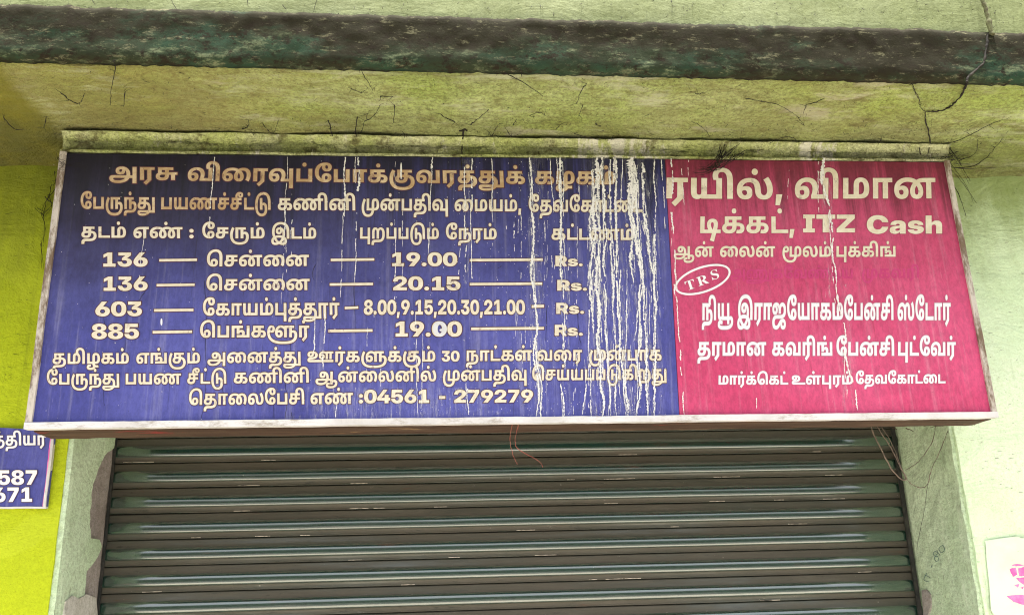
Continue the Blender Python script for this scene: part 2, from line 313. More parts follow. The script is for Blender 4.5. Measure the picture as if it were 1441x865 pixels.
GLYPHS = {
'அ': [1248, '364,-146 254,-146* 102,-93* 24,2* 24,64 24,99* 50,150* 75,167 93,178* 138,191* 197,196* 238,196 1020,196 1018,79 245,79 232,79* 215,78* 204,75* 199,71 187,62* 187,47 187,13* 279,-28* 379,-28 389,-28 493,-28* 634,16* 719,94* 739,142 740,173 744,190* 747,225* 747,239 747,295* 717,390* 649,455* 593,464 582,466* 557,467* 544,467 517,467* 470,455* 441,426* 441,398 441,370* 472,338* 500,338 525,338* 560,368* 560,408 560,444* 523,505* 499,533 608,560 628,541* 663,492* 685,429* 685,388 685,357* 667,299* 623,252* 547,225* 488,225 436,225* 345,262* 290,336* 290,393 290,457* 357,538* 471,577* 543,577 636,577* 774,523* 864,428* 908,309* 908,243 908,223* 903,184* 900,166 900,127 867,40* 725,-82* 517,-146* 383,-146', '1005,-154 1005,565 1174,565 1174,-154'],
'ஆ': [1488, '364,-146 254,-146* 102,-93* 24,2* 24,64 24,99* 50,150* 75,167 93,178* 138,191* 197,196* 238,196 1020,196 1018,79 245,79 232,79* 215,78* 204,75* 199,71 187,62* 187,47 187,13* 279,-28* 379,-28 389,-28 493,-28* 634,16* 719,94* 739,142 740,173 744,190* 747,225* 747,239 747,295* 717,390* 649,455* 593,464 582,466* 557,467* 544,467 517,467* 470,455* 441,426* 441,398 441,370* 472,338* 500,338 525,338* 560,368* 560,408 560,444* 523,505* 499,533 608,560 628,541* 663,492* 685,429* 685,388 685,357* 667,299* 623,252* 547,225* 488,225 436,225* 345,262* 290,336* 290,393 290,457* 357,538* 471,577* 543,577 636,577* 774,523* 864,428* 908,309* 908,243 908,223* 903,184* 900,166 900,128 866,43* 725,-80* 517,-146* 383,-146', '1022,-321 868,-321* 718,-230* 718,-149 718,-115* 756,-58* 827,-22* 877,-22 907,-22* 958,-30* 983,-38 964,-141 951,-137* 921,-132* 904,-132 885,-132* 865,-144* 865,-156 865,-169* 896,-192* 976,-205* 1048,-205 1054,-205 1133,-205* 1255,-172* 1325,-107* 1325,-61 1325,-27* 1285,9* 1247,9 1215,9* 1163,-13* 1143,-28 1139,85 1165,100* 1235,124* 1287,124 1340,124* 1430,85* 1486,8* 1486,-52 1486,-131* 1386,-252* 1193,-321* 1051,-321', '1005,-124 1005,565 1174,565 1174,-124'],
'இ': [1246, '290,-321 200,-321* 81,-273* 24,-183* 24,-121 24,-42* 118,75* 197,111 265,143* 434,172* 522,172 587,172* 735,152* 802,128 863,107* 961,39* 1019,-56* 1019,-121 1019,-215* 892,-321* 751,-321 668,-321* 516,-277* 445,-239 384,-206* 284,-128* 203,-32* 168,25 116,106* 67,275* 67,379 67,470* 133,639* 271,773* 484,851* 631,851 762,851* 958,789* 1027,728 1080,681* 1146,566* 1175,411* 1175,303 1175,0 1006,0 1006,247 1006,348* 986,494* 940,600* 901,638 856,684* 722,730* 627,730 542,730* 396,684* 289,591* 229,453* 229,361 229,309* 243,219* 275,134* 300,89 331,30* 415,-71* 520,-147* 580,-171 618,-185* 699,-203* 742,-203 811,-203* 867,-152* 867,-112 867,-69* 809,-5* 761,14 710,37* 582,55* 520,55 441,55* 305,30* 257,4 217,-16* 176,-74* 176,-111 176,-153* 231,-203* 299,-203 339,-203* 416,-189* 451,-176 511,-154* 612,-80* 690,23* 712,89 724,126* 738,207* 738,252 738,299* 718,387* 664,454* 611,467 598,463 585,466* 564,467* 551,467 529,467* 486,456* 459,427* 459,399 459,371* 490,338* 518,338 542,338* 574,367* 574,407 574,443* 538,505* 513,532 637,527 653,515* 681,470* 699,419* 699,395 699,348* 658,270* 573,225* 505,225 453,225* 363,262* 309,338* 309,395 309,457* 375,537* 488,577* 557,577 671,577* 821,492* 896,346* 896,251 896,189* 874,81* 854,31 831,-27* 757,-130* 660,-213* 603,-241 534,-278* 377,-321*'],
'உ': [1093, '321,577 445,577* 607,523* 685,429* 685,369 685,311* 630,232* 536,184* 416,159* 352,154 231,144 214,142* 200,135* 200,130 200,124* 212,118* 227,118 1076,118 1076,0 227,0 153,0* 73,35* 43,89* 43,118 43,146* 73,200* 143,241* 206,246 296,253 386,261* 484,290* 521,334* 521,364 521,401* 470,445* 390,464* 347,464 320,462 307,464* 275,464* 268,464 234,464* 190,440* 190,411 190,385* 225,366* 248,366 274,366* 308,393* 308,425 308,455* 277,513* 251,536 376,548 394,533* 422,496* 439,445* 439,408 439,336* 338,260* 238,260 189,260* 98,288* 40,352* 40,406 40,464* 106,540* 232,577*'],
'ஊ': [1709, '321,577 445,577* 607,523* 685,429* 685,369 685,311* 630,232* 536,184* 416,159* 352,154 231,144 220,143* 206,139* 200,134* 200,130 200,124* 212,118* 227,118 1667,118 1667,0 227,0 153,0* 73,35* 43,89* 43,118 43,146* 73,200* 143,241* 206,246 296,253 363,259* 451,278* 501,306* 521,341* 521,364 521,401* 470,445* 390,464* 347,464 320,462 307,464* 275,464* 268,464 234,464* 190,440* 190,411 190,385* 225,366* 248,366 274,366* 308,393* 308,425 308,455* 277,513* 251,536 376,548 394,533* 422,496* 439,445* 439,408 439,336* 338,260* 238,260 189,260* 98,288* 40,352* 40,406 40,464* 106,540* 232,577*', '948,150 890,150* 803,190* 753,274* 753,339 753,411* 826,518* 953,577* 1034,577 1097,577* 1184,549* 1228,523 1199,404 1169,430* 1091,470* 1035,470 999,470* 934,449* 889,404* 880,370 876,329 876,301* 891,264* 920,245* 942,245 959,245* 981,255* 991,273* 991,286 991,306* 964,327* 939,327 908,327* 854,294* 834,273 814,354 848,381* 921,419* 973,419 1039,419* 1124,353* 1124,290 1124,224* 1035,150*', '1181,158 1181,488 1199,507 1199,565 1662,565 1662,458 1560,458 1560,158 1418,158 1418,458 1323,458 1323,158'],
'எ': [903, '280,-12 206,-12* 99,45* 41,156* 41,237 41,327* 106,452* 163,491 203,520* 300,552* 430,565* 519,565 556,565 558,447 466,447 419,447* 349,439* 296,421* 275,406 237,380* 193,293* 193,225 193,184* 211,130* 248,102* 276,102 297,102* 325,118* 340,149* 340,170 340,205* 302,240* 270,240 231,240* 169,196* 142,165 115,263 156,299* 253,351* 317,351 400,351* 500,261* 500,175 500,117* 452,33* 355,-12*', '580,0 580,447 529,447 538,565 886,565 886,447 749,447 749,0'],
'க': [940, '303,-12 221,-12* 102,29* 37,108* 37,166 37,222* 104,304* 250,351* 371,351 597,351 656,351* 739,342* 802,321* 829,304 863,282* 903,212* 903,164 903,81* 797,-12* 697,-12 671,-12* 606,-7* 580,0 606,115 620,111* 647,108* 665,108 702,108* 743,138* 743,171 743,194* 718,222* 676,236* 622,240* 593,240 349,240 310,240* 255,234* 236,225 219,216* 202,189* 202,172 202,137* 260,106* 309,106 347,106* 401,129* 431,187* 431,239 431,447 288,447 288,302 136,286 136,565 784,565 784,447 595,447 595,246 595,177* 565,88* 535,58 497,21* 382,-12*'],
'கு': [1209, '573,-12 491,-12* 372,29* 308,108* 308,166 308,222* 374,304* 521,351* 642,351 794,351 898,351* 1043,302* 1133,218* 1173,110* 1173,52 1173,-31* 1115,-156* 1013,-243* 878,-297* 724,-321* 644,-321 618,-321 486,-321* 293,-267* 163,-172* 85,-52* 51,81* 51,146 51,162 51,245* 89,393* 151,523* 187,577 319,501 284,449* 236,337* 211,225* 211,173 211,152 211,78* 255,-49* 353,-145* 508,-199* 618,-199 629,-199 714,-199* 852,-170* 951,-108* 1003,-15* 1003,49 1003,119* 941,203* 840,240* 779,240 619,240 580,240* 526,234* 506,225 489,216* 472,190* 472,172 472,137* 530,106* 580,106 618,106* 672,129* 701,187* 701,239 701,447 559,447 559,289 407,273 407,565 1055,565 1055,447 865,447 865,246 865,177* 834,88* 804,58 767,21* 652,-12*'],
'க்': [940, '303,-12 221,-12* 102,29* 37,108* 37,166 37,222* 104,304* 250,351* 371,351 597,351 656,351* 739,342* 802,321* 829,304 863,282* 903,212* 903,164 903,81* 797,-12* 697,-12 671,-12* 606,-7* 580,0 606,115 620,111* 647,108* 665,108 702,108* 743,138* 743,171 743,194* 718,222* 676,236* 622,240* 593,240 349,240 310,240* 255,234* 236,225 219,216* 202,189* 202,172 202,137* 260,106* 309,106 347,106* 401,129* 431,187* 431,239 431,447 288,447 288,302 136,286 136,565 784,565 784,447 595,447 595,246 595,177* 565,88* 535,58 497,21* 382,-12*', '495,659 455,659* 404,709* 404,748 404,788* 455,837* 494,837 534,837* 584,788* 584,748 584,709* 534,659*'],
'ங்': [1213, '74,0 74,565 747,565 747,447 544,447 544,332 573,349* 636,366* 674,366 741,366* 821,319* 858,249* 858,212 858,180* 843,134* 833,118 1022,118 1021,0 375,0 375,118 668,118 676,129* 690,162* 690,184 690,218* 655,248* 626,248 606,248* 565,233* 544,219 544,166 375,166 375,447 243,447 243,0', '898,0 880,118 970,118 970,565 1139,565 1139,0', '607,659 567,659* 516,709* 516,748 516,788* 567,837* 606,837 646,837* 696,788* 696,748 696,709* 646,659*'],
'ச': [835, '303,-12 220,-12* 101,29* 37,108* 37,166 37,222* 104,304* 250,351* 371,351 785,351 785,240 349,240 310,240* 255,234* 236,225 219,216* 202,189* 202,172 202,137* 260,106* 309,106 347,106* 401,129* 431,187* 431,239 431,447 288,447 288,302 136,286 136,565 785,565 785,447 594,447 594,246 594,177* 564,88* 534,58 497,21* 382,-12*'],
'சீ': [886, '303,-12 220,-12* 101,29* 37,108* 37,166 37,222* 104,304* 250,351* 371,351 785,351 785,240 349,240 310,240* 255,234* 236,225 219,216* 202,189* 202,172 202,137* 260,106* 309,106 347,106* 401,129* 431,187* 431,239 431,447 288,447 288,302 136,286 136,565 785,565 785,447 594,447 594,246 594,177* 564,88* 534,58 497,21* 382,-12*', '682,851 793,851* 895,772* 895,709 895,648* 809,578* 725,578 637,578* 562,649* 562,707 562,741* 601,814* 632,839 722,810 699,785* 669,742* 669,714 669,698* 680,676* 703,666* 720,666 744,666* 765,690* 765,708 765,732* 724,750* 693,750 670,750* 622,742* 598,733 563,718* 517,662* 517,618 517,595* 528,556* 537,536 406,513 394,540* 381,596* 381,630 381,668* 414,746* 485,812* 600,851*'],
'சு': [985, '303,-12 220,-12* 101,29* 37,108* 37,166 37,222* 104,304* 250,351* 371,351 960,351 960,240 349,240 310,240* 255,234* 236,225 219,216* 202,189* 202,172 202,137* 260,106* 309,106 347,106* 401,129* 431,187* 431,239 431,447 288,447 288,302 136,286 136,565 785,565 785,447 594,447 594,246 594,177* 564,88* 534,58 497,21* 382,-12*', '688,0 688,275 853,267 853,0'],
'ச்': [835, '303,-12 220,-12* 101,29* 37,108* 37,166 37,222* 104,304* 250,351* 371,351 785,351 785,240 349,240 310,240* 255,234* 236,225 219,216* 202,189* 202,172 202,137* 260,106* 309,106 347,106* 401,129* 431,187* 431,239 431,447 288,447 288,302 136,286 136,565 785,565 785,447 594,447 594,246 594,177* 564,88* 534,58 497,21* 382,-12*', '495,659 455,659* 404,709* 404,748 404,788* 455,837* 494,837 534,837* 584,788* 584,748 584,709* 534,659*'],
'ஜ': [1138, '347,577 431,577* 539,543* 608,485* 633,452 582,438 604,483* 670,545* 760,577* 816,577 910,577* 1031,508* 1091,395* 1091,329 1091,246* 1033,138* 982,105 942,80* 844,51* 726,40* 656,40 418,40 377,40* 318,35* 276,21* 257,9 234,-6* 210,-54* 210,-85 210,-120* 238,-173* 294,-203* 334,-203 370,-203* 431,-183* 497,-137* 539,-97 596,-43* 689,14* 785,35* 846,35 904,35* 990,5* 1049,-47* 1078,-116* 1078,-154 1078,-201* 1035,-277* 944,-321* 872,-321 812,-321* 734,-292* 689,-246* 670,-192* 670,-167 670,-126* 713,-51* 742,-26 872,-38 835,-66* 802,-121* 802,-146 802,-175* 835,-208* 868,-208 890,-208* 919,-191* 933,-163* 933,-146 933,-132* 922,-107* 899,-88* 861,-77* 834,-77 812,-77* 775,-84* 757,-92 742,-99* 712,-117* 678,-147* 652,-173 604,-223* 510,-288* 400,-321* 324,-321 222,-321* 98,-258* 41,-152* 41,-88 41,-25* 87,62* 127,90 162,116* 247,145* 356,157* 426,157 636,157 692,157* 779,165* 846,184* 870,203 895,222* 922,280* 922,322 922,369* 890,428* 837,458* 804,458 778,458* 742,442* 729,429 713,411* 698,354* 698,296 698,208 530,208 530,285 530,327* 512,394* 471,442* 401,467* 349,467 341,467* 316,464* 306,461 279,454 244,445* 202,412* 183,369* 183,346 183,319* 212,278* 247,278 280,278* 313,312* 313,340 313,364* 290,406* 233,433* 182,434 322,484 357,478* 416,439* 452,375* 452,333 452,257* 348,168* 246,168 174,168* 83,218* 41,302* 41,351 41,422* 123,523* 262,577*'],
'ட': [751, '74,0 74,565 243,565 243,118 734,118 734,0'],
'டி': [885, '74,0 74,565 243,565 243,118 868,118 868,0', '553,484 614,484* 694,450* 740,396* 758,330* 758,298 758,249* 738,149* 722,94 613,-284 457,-242 539,32 544,61 566,134 578,178* 595,259* 595,294 595,325* 573,366* 546,366 518,366* 487,325* 487,289 487,252* 511,186* 557,120* 587,85 474,17 434,62* 371,146* 335,239* 335,294 335,344* 381,430* 478,484*'],
'டு': [1164, '485,-315 365,-315* 202,-234* 103,-91* 58,99* 58,207 58,226 58,333* 103,523* 195,678* 332,790* 514,851* 627,851 713,851* 858,815* 913,778 956,751* 1022,679* 1066,578* 1090,436* 1090,339 1090,0 921,0 921,317 921,388* 905,517* 865,623* 826,660 793,692* 693,730* 623,730 550,730* 426,686* 327,601* 257,476* 219,311* 219,210 219,83* 263,-77* 338,-163* 433,-195* 484,-195 546,-195* 627,-156* 674,-87* 693,5* 693,57 693,117* 671,190* 630,222* 600,222 573,222* 529,199* 506,180 498,297 525,316* 599,340* 635,340 704,340* 806,278* 862,152* 862,54 862,-40* 809,-179* 710,-270* 571,-315*', '375,0 375,565 544,565 544,0'],
'ட்': [751, '74,0 74,565 243,565 243,118 734,118 734,0', '405,659 366,659* 315,709* 315,748 315,788* 366,837* 405,837 445,837* 495,788* 495,748 495,709* 445,659*'],
'ண': [1871, '280,-12 206,-12* 99,45* 41,159* 41,242 41,344* 146,494* 339,577* 472,577 536,577* 642,561* 735,524* 782,494 807,477 881,423* 972,284* 972,191 972,125* 924,34* 831,-12* 764,-12 691,-12* 596,40* 550,133* 550,194 550,249* 582,345* 643,431* 685,467 710,490 772,535* 912,577* 1000,577 1060,577* 1153,562* 1238,526* 1282,495 1307,472 1353,436* 1418,349* 1454,249* 1454,191 1454,125* 1405,34* 1312,-12* 1246,-12 1173,-12* 1077,40* 1032,133* 1032,194 1032,249* 1069,350* 1137,436* 1179,467 1210,492 1249,517* 1333,549* 1448,565* 1534,565 1854,565 1854,447 1716,447 1716,0 1547,0 1547,447 1511,447 1461,447* 1392,440* 1342,426* 1303,405* 1283,390 1251,369* 1207,308* 1186,237* 1186,198 1186,146* 1217,102* 1241,102 1263,102* 1288,127* 1298,170* 1298,197 1298,237* 1272,314* 1222,380* 1186,403 1144,433* 1054,458* 1000,458 934,458* 844,426* 810,401 776,379* 729,317* 705,243* 705,199 705,148* 735,102* 760,102 783,102* 807,127* 817,170* 817,197 817,256* 755,364* 694,399 650,431* 544,458* 476,458 393,458* 274,409* 206,326* 196,276 195,267* 193,243* 193,228 193,193* 208,136* 246,102* 278,102 298,102* 325,117* 340,148* 340,170 340,205* 302,240* 270,240 231,240* 170,196* 142,165 115,263 156,299* 253,351* 317,351 400,351* 500,261* 500,175 500,117* 452,33* 355,-12*'],
'ணு': [2124, '280,-12 206,-12* 99,45* 41,159* 41,242 41,344* 146,494* 339,577* 472,577 536,577* 642,561* 735,524* 782,494 807,477 881,423* 972,284* 972,191 972,125* 924,34* 831,-12* 764,-12 691,-12* 596,40* 550,133* 550,194 550,249* 582,345* 643,431* 685,467 710,490 772,535* 912,577* 1000,577 1060,577* 1153,562* 1238,526* 1282,495 1307,472 1353,436* 1418,349* 1454,249* 1454,191 1454,125* 1405,34* 1312,-12* 1246,-12 1173,-12* 1077,40* 1032,133* 1032,194 1032,247* 1061,342* 1116,427* 1155,464 1183,494 1234,533* 1348,577* 1432,577 1545,577* 1691,490* 1761,337* 1761,239 1761,132* 1694,-31* 1642,-90 1630,-139 1545,-198* 1348,-271* 1128,-308* 886,-321* 755,-321 481,-321 377,-321* 209,-307* 91,-270* 29,-205* 29,-155 29,-130* 47,-94* 64,-81 83,-68* 137,-56* 186,-56 1903,-56 1921,-174 1488,-174 1391,-160 212,-160 194,-160* 179,-165* 179,-175 179,-186* 226,-201* 315,-210* 440,-213* 518,-213 691,-213 828,-213* 1060,-203* 1250,-181* 1399,-142* 1454,-114 1452,-84 1493,-48* 1555,52* 1592,173* 1592,239 1592,283* 1574,362* 1533,424* 1468,459* 1423,459 1379,459* 1313,434* 1283,409 1264,390 1239,366* 1204,306* 1186,236* 1186,198 1186,146* 1217,102* 1241,102 1263,102* 1288,127* 1298,170* 1298,197 1298,237* 1272,314* 1222,380* 1186,403 1144,433* 1054,458* 1000,458 934,458* 844,426* 810,401 776,379* 729,317* 705,243* 705,199 705,148* 735,102* 760,102 783,102* 807,127* 817,170* 817,197 817,256* 755,364* 694,399 650,431* 544,458* 476,458 393,458* 274,409* 206,326* 196,276 195,267* 193,243* 193,228 193,193* 208,136* 246,102* 278,102 298,102* 325,117* 340,148* 340,170 340,205* 302,240* 270,240 231,240* 170,196* 142,165 115,263 156,299* 253,351* 317,351 399,351* 500,261* 500,175 500,117* 452,33* 355,-12*', '1881,-174 1881,565 2050,565 2050,-174'],
'ண்': [1871, '280,-12 206,-12* 99,45* 41,159* 41,242 41,344* 146,494* 339,577* 472,577 536,577* 642,561* 735,524* 782,494 807,477 881,423* 972,284* 972,191 972,125* 924,34* 831,-12* 764,-12 691,-12* 596,40* 550,133* 550,194 550,249* 582,345* 643,431* 685,467 710,490 772,535* 912,577* 1000,577 1060,577* 1153,562* 1238,526* 1282,495 1307,472 1353,436* 1418,349* 1454,249* 1454,191 1454,125* 1405,34* 1312,-12* 1246,-12 1173,-12* 1077,40* 1032,133* 1032,194 1032,249* 1069,350* 1137,436* 1179,467 1210,492 1249,517* 1333,549* 1448,565* 1534,565 1854,565 1854,447 1716,447 1716,0 1547,0 1547,447 1511,447 1461,447* 1392,440* 1342,426* 1303,405* 1283,390 1251,369* 1207,308* 1186,237* 1186,198 1186,146* 1217,102* 1241,102 1263,102* 1288,127* 1298,170* 1298,197 1298,237* 1272,314* 1222,380* 1186,403 1144,433* 1054,458* 1000,458 934,458* 844,426* 810,401 776,379* 729,317* 705,243* 705,199 705,148* 735,102* 760,102 783,102* 807,127* 817,170* 817,197 817,256* 755,364* 694,399 650,431* 544,458* 476,458 393,458* 274,409* 206,326* 196,276 195,267* 193,243* 193,228 193,193* 208,136* 246,102* 278,102 298,102* 325,117* 340,148* 340,170 340,205* 302,240* 270,240 231,240* 170,196* 142,165 115,263 156,299* 253,351* 317,351 400,351* 500,261* 500,175 500,117* 452,33* 355,-12*', '936,659 896,659* 845,709* 845,748 845,788* 896,837* 935,837 975,837* 1025,788* 1025,748 1025,709* 975,659*'],
'த': [941, '303,-12 221,-12* 102,29* 37,108* 37,166 37,222* 104,304* 251,351* 371,351 551,351 657,351* 816,302* 905,191* 905,97 905,23* 845,-75* 792,-109 755,-131* 658,-161* 533,-174* 454,-174 358,-174 305,-174* 255,-184* 239,-195 224,-206* 207,-241* 207,-271 207,-283* 209,-303* 210,-313 44,-321 41,-300* 38,-257* 38,-233 38,-187* 75,-118* 107,-97 128,-82* 178,-64* 251,-56* 305,-56 418,-56 492,-56* 599,-46* 674,-21* 698,2 718,21* 740,74* 740,109 740,149* 708,200* 653,229* 585,240* 547,240 349,240 310,240* 255,234* 236,225 219,216* 202,189* 202,172 202,137* 260,106* 309,106 347,106* 401,129* 431,186* 431,238 431,447 288,447 288,302 136,286 136,565 784,565 784,447 595,447 595,246 595,177* 565,88* 535,58 498,21* 382,-12*'],
'து': [1246, '303,-12 221,-12* 102,29* 37,108* 37,166 37,222* 104,304* 251,351* 371,351 561,351 618,351* 738,324* 839,259* 901,146* 901,60 901,10* 872,-80* 848,-120 847,-144 806,-201* 669,-281* 482,-321* 365,-321 345,-321 250,-321* 107,-286* 29,-212* 29,-155 29,-130* 47,-94* 64,-81 83,-68* 137,-56* 186,-56 1057,-56 1131,-174 747,-174 689,-160 204,-160 192,-160* 179,-165* 179,-175 179,-192* 256,-214* 337,-214 375,-214 447,-214* 560,-198* 646,-164* 676,-137 683,-106 702,-81* 725,-33* 735,23* 735,59 735,126* 682,205* 588,240* 526,240 349,240 310,240* 255,234* 236,225 219,216* 202,189* 202,172 202,137* 260,106* 309,106 347,106* 401,129* 431,186* 431,239 431,447 288,447 288,301 136,286 136,565 784,565 784,447 595,447 595,246 595,177* 565,88* 535,58 497,21* 382,-12*', '1003,-174 1003,565 1172,565 1172,-174'],
'தூ': [1631, '303,-12 221,-12* 102,29* 37,108* 37,166 37,222* 104,304* 251,351* 371,351 561,351 618,351* 737,324* 839,259* 901,146* 901,60 901,10* 872,-80* 848,-120 847,-144 806,-201* 669,-281* 482,-321* 365,-321 345,-321 250,-321* 107,-286* 29,-212* 29,-155 29,-130* 47,-94* 64,-81 83,-68* 137,-56* 186,-56 1057,-56 1131,-174 747,-174 689,-160 204,-160 192,-160* 179,-165* 179,-175 179,-192* 256,-214* 337,-214 375,-214 447,-214* 560,-198* 646,-164* 676,-137 683,-106 702,-81* 725,-33* 735,23* 735,59 735,126* 682,205* 588,240* 526,240 349,240 310,240* 255,234* 236,225 219,216* 202,189* 202,172 202,137* 260,106* 309,106 347,106* 401,129* 431,186* 431,239 431,447 288,447 288,301 136,286 136,565 784,565 784,447 595,447 595,246 595,177* 565,88* 535,58 497,21* 382,-12*', '1003,-174 1003,565 1614,565 1614,447 1479,447 1479,-174 1310,-174 1310,447 1172,447 1172,-174'],
'த்': [941, '303,-12 221,-12* 102,29* 37,108* 37,166 37,222* 104,304* 251,351* 371,351 551,351 657,351* 816,302* 905,191* 905,97 905,23* 845,-75* 792,-109 755,-131* 658,-161* 533,-174* 454,-174 358,-174 305,-174* 255,-184* 239,-195 224,-206* 207,-241* 207,-271 207,-283* 209,-303* 210,-313 44,-321 41,-300* 38,-257* 38,-233 38,-187* 75,-118* 107,-97 128,-82* 178,-64* 251,-56* 305,-56 418,-56 492,-56* 599,-46* 674,-21* 698,2 718,21* 740,74* 740,109 740,149* 708,200* 653,229* 585,240* 547,240 349,240 310,240* 255,234* 236,225 219,216* 202,189* 202,172 202,137* 260,106* 309,106 347,106* 401,129* 431,186* 431,238 431,447 288,447 288,302 136,286 136,565 784,565 784,447 595,447 595,246 595,177* 565,88* 535,58 498,21* 382,-12*', '496,659 457,659* 406,709* 406,748 406,788* 457,837* 496,837 536,837* 586,788* 586,748 586,709* 536,659*'],
'ந': [913, '660,366 729,366* 825,309* 875,203* 875,129 875,40* 814,-76* 764,-110 729,-133* 642,-162* 534,-174* 466,-174 355,-174 302,-174* 253,-184* 236,-195 221,-206* 204,-241* 204,-271 204,-283* 206,-303* 207,-313 41,-321 38,-300* 35,-257* 35,-233 35,-187* 73,-118* 104,-97 125,-82* 175,-64* 248,-56* 303,-56 441,-56 508,-56* 594,-46* 649,-22* 669,-2 688,17* 709,79* 709,124 709,165* 687,220* 646,248* 616,248 591,248* 548,230* 531,217 522,331 551,346* 617,366*', '74,0 74,565 687,565 687,447 548,447 548,0 379,0 379,447 243,447 243,0'],
'ந்': [913, '660,366 729,366* 825,309* 875,203* 875,129 875,40* 814,-76* 764,-110 729,-133* 642,-162* 534,-174* 466,-174 355,-174 302,-174* 253,-184* 236,-195 221,-206* 204,-241* 204,-271 204,-283* 206,-303* 207,-313 41,-321 38,-300* 35,-257* 35,-233 35,-187* 73,-118* 104,-97 125,-82* 175,-64* 248,-56* 303,-56 441,-56 508,-56* 594,-46* 649,-22* 669,-2 688,17* 709,79* 709,124 709,165* 687,220* 646,248* 616,248 591,248* 548,230* 531,217 522,331 551,346* 617,366*', '74,0 74,565 687,565 687,447 548,447 548,0 379,0 379,447 243,447 243,0', '456,659 416,659* 365,709* 365,748 365,788* 417,837* 456,837 495,837* 545,788* 545,748 545,709* 495,659*'],
'ன': [1390, '280,-12 206,-12* 99,45* 41,159* 41,242 41,344* 146,494* 340,577* 472,577 536,577* 642,561* 735,524* 782,494 807,477 881,423* 972,283* 972,191 972,125* 924,34* 831,-12* 765,-12 692,-12* 596,40* 550,133* 550,194 550,249* 588,350* 656,436* 697,467 729,492 768,517* 851,549* 966,565* 1052,565 1373,565 1373,447 1235,447 1235,0 1066,0 1066,447 1029,447 979,447* 910,440* 860,426* 821,405* 802,390 769,369* 726,308* 705,237* 705,198 705,146* 736,102* 760,102 783,102* 807,127* 817,170* 817,197 817,256* 755,364* 694,399 650,431* 544,458* 476,458 393,458* 274,409* 206,326* 196,276 195,266* 193,244* 193,228 193,186* 211,130* 248,102* 276,102 297,102* 325,118* 340,149* 340,170 340,205* 302,240* 270,240 231,240* 170,196* 142,165 115,263 156,299* 253,351* 317,351 400,351* 500,261* 500,175 500,117* 452,33* 355,-12*'],
'ன்': [1390, '280,-12 206,-12* 99,45* 41,159* 41,242 41,344* 146,494* 340,577* 472,577 536,577* 642,561* 735,524* 782,494 807,477 881,423* 972,283* 972,191 972,125* 924,34* 831,-12* 765,-12 692,-12* 596,40* 550,133* 550,194 550,249* 588,350* 656,436* 697,467 729,492 768,517* 851,549* 966,565* 1052,565 1373,565 1373,447 1235,447 1235,0 1066,0 1066,447 1029,447 979,447* 910,440* 860,426* 821,405* 802,390 769,369* 726,308* 705,237* 705,198 705,146* 736,102* 760,102 783,102* 807,127* 817,170* 817,197 817,256* 755,364* 694,399 650,431* 544,458* 476,458 393,458* 274,409* 206,326* 196,276 195,266* 193,244* 193,228 193,186* 211,130* 248,102* 276,102 297,102* 325,118* 340,149* 340,170 340,205* 302,240* 270,240 231,240* 170,196* 142,165 115,263 156,299* 253,351* 317,351 400,351* 500,261* 500,175 500,117* 452,33* 355,-12*', '695,659 655,659* 604,709* 604,748 604,788* 655,837* 694,837 734,837* 784,788* 784,748 784,709* 734,659*'],
'ப': [843, '74,0 74,565 243,565 243,118 600,118 600,565 769,565 769,0'],
'பு': [843, '600,-283 600,0 74,0 74,565 243,565 243,118 600,118 600,565 769,565 769,-283'],
'ப்': [843, '74,0 74,565 243,565 243,118 600,118 600,565 769,565 769,0', '421,659 382,659* 331,709* 331,748 331,788* 382,837* 421,837 461,837* 511,788* 511,748 511,709* 461,659*'],
'ம': [952, '632,577 729,577* 851,497* 908,358* 908,272 908,194* 867,90* 828,59 801,37* 732,11* 638,0* 571,0 74,0 74,565 243,565 243,118 411,118 411,353 411,418* 441,498* 470,524 498,550* 581,577*', '645,459 632,459* 609,451* 601,442 589,429* 580,391* 580,348 580,118 607,118 656,118* 714,147* 740,215* 740,273 740,328* 721,412* 679,459*'],
'மு': [1255, '476,-305 364,-305* 204,-236* 101,-114* 51,46* 51,138 51,153 51,234* 91,389* 156,525* 190,577 325,503 268,418* 210,230* 210,140 210,128 210,63* 238,-50* 300,-135* 403,-184* 479,-184 560,-184* 659,-128* 711,-28* 718,37 883,28 871,-86* 765,-233* 592,-305*', '936,577 1033,577* 1155,497* 1212,358* 1212,272 1212,194* 1171,90* 1131,59 1104,37* 1036,11* 942,0* 875,0 377,0 377,565 546,565 546,118 715,118 715,353 715,418* 745,498* 774,524 802,550* 885,577*', '948,459 936,459* 913,451* 904,442 893,429* 884,391* 884,348 884,118 911,118 960,118* 1018,147* 1044,215* 1044,273 1044,328* 1025,412* 983,459*'],
'மூ': [1423, '599,-305 477,-305* 276,-236* 128,-100* 48,100* 48,231 48,311* 84,439* 153,530* 250,577* 311,577 378,577* 464,530* 505,450* 505,400 505,350* 467,269* 381,222* 307,222 259,222* 164,257* 128,303 162,429 193,380* 260,338* 294,338 320,338* 358,368* 358,404 358,439* 327,463* 308,463 279,463* 237,420* 212,346* 207,299 204,281* 203,248* 203,231 203,97* 305,-88* 486,-184* 603,-184 682,-184* 786,-148* 848,-86* 880,-7* 886,37 1051,28 1040,-51* 979,-175* 872,-260* 710,-305*', '1104,577 1200,577* 1322,496* 1379,358* 1379,272 1379,194* 1338,90* 1299,59 1272,37* 1203,11* 1109,0* 1043,0 546,0 546,565 714,565 714,118 883,118 883,353 883,418* 914,498* 942,524 970,550* 1054,577*', '1117,460 1104,460* 1081,451* 1073,442 1061,429* 1051,391* 1051,348 1051,118 1079,118 1128,118* 1186,147* 1212,215* 1212,273 1212,328* 1194,412* 1152,460*'],
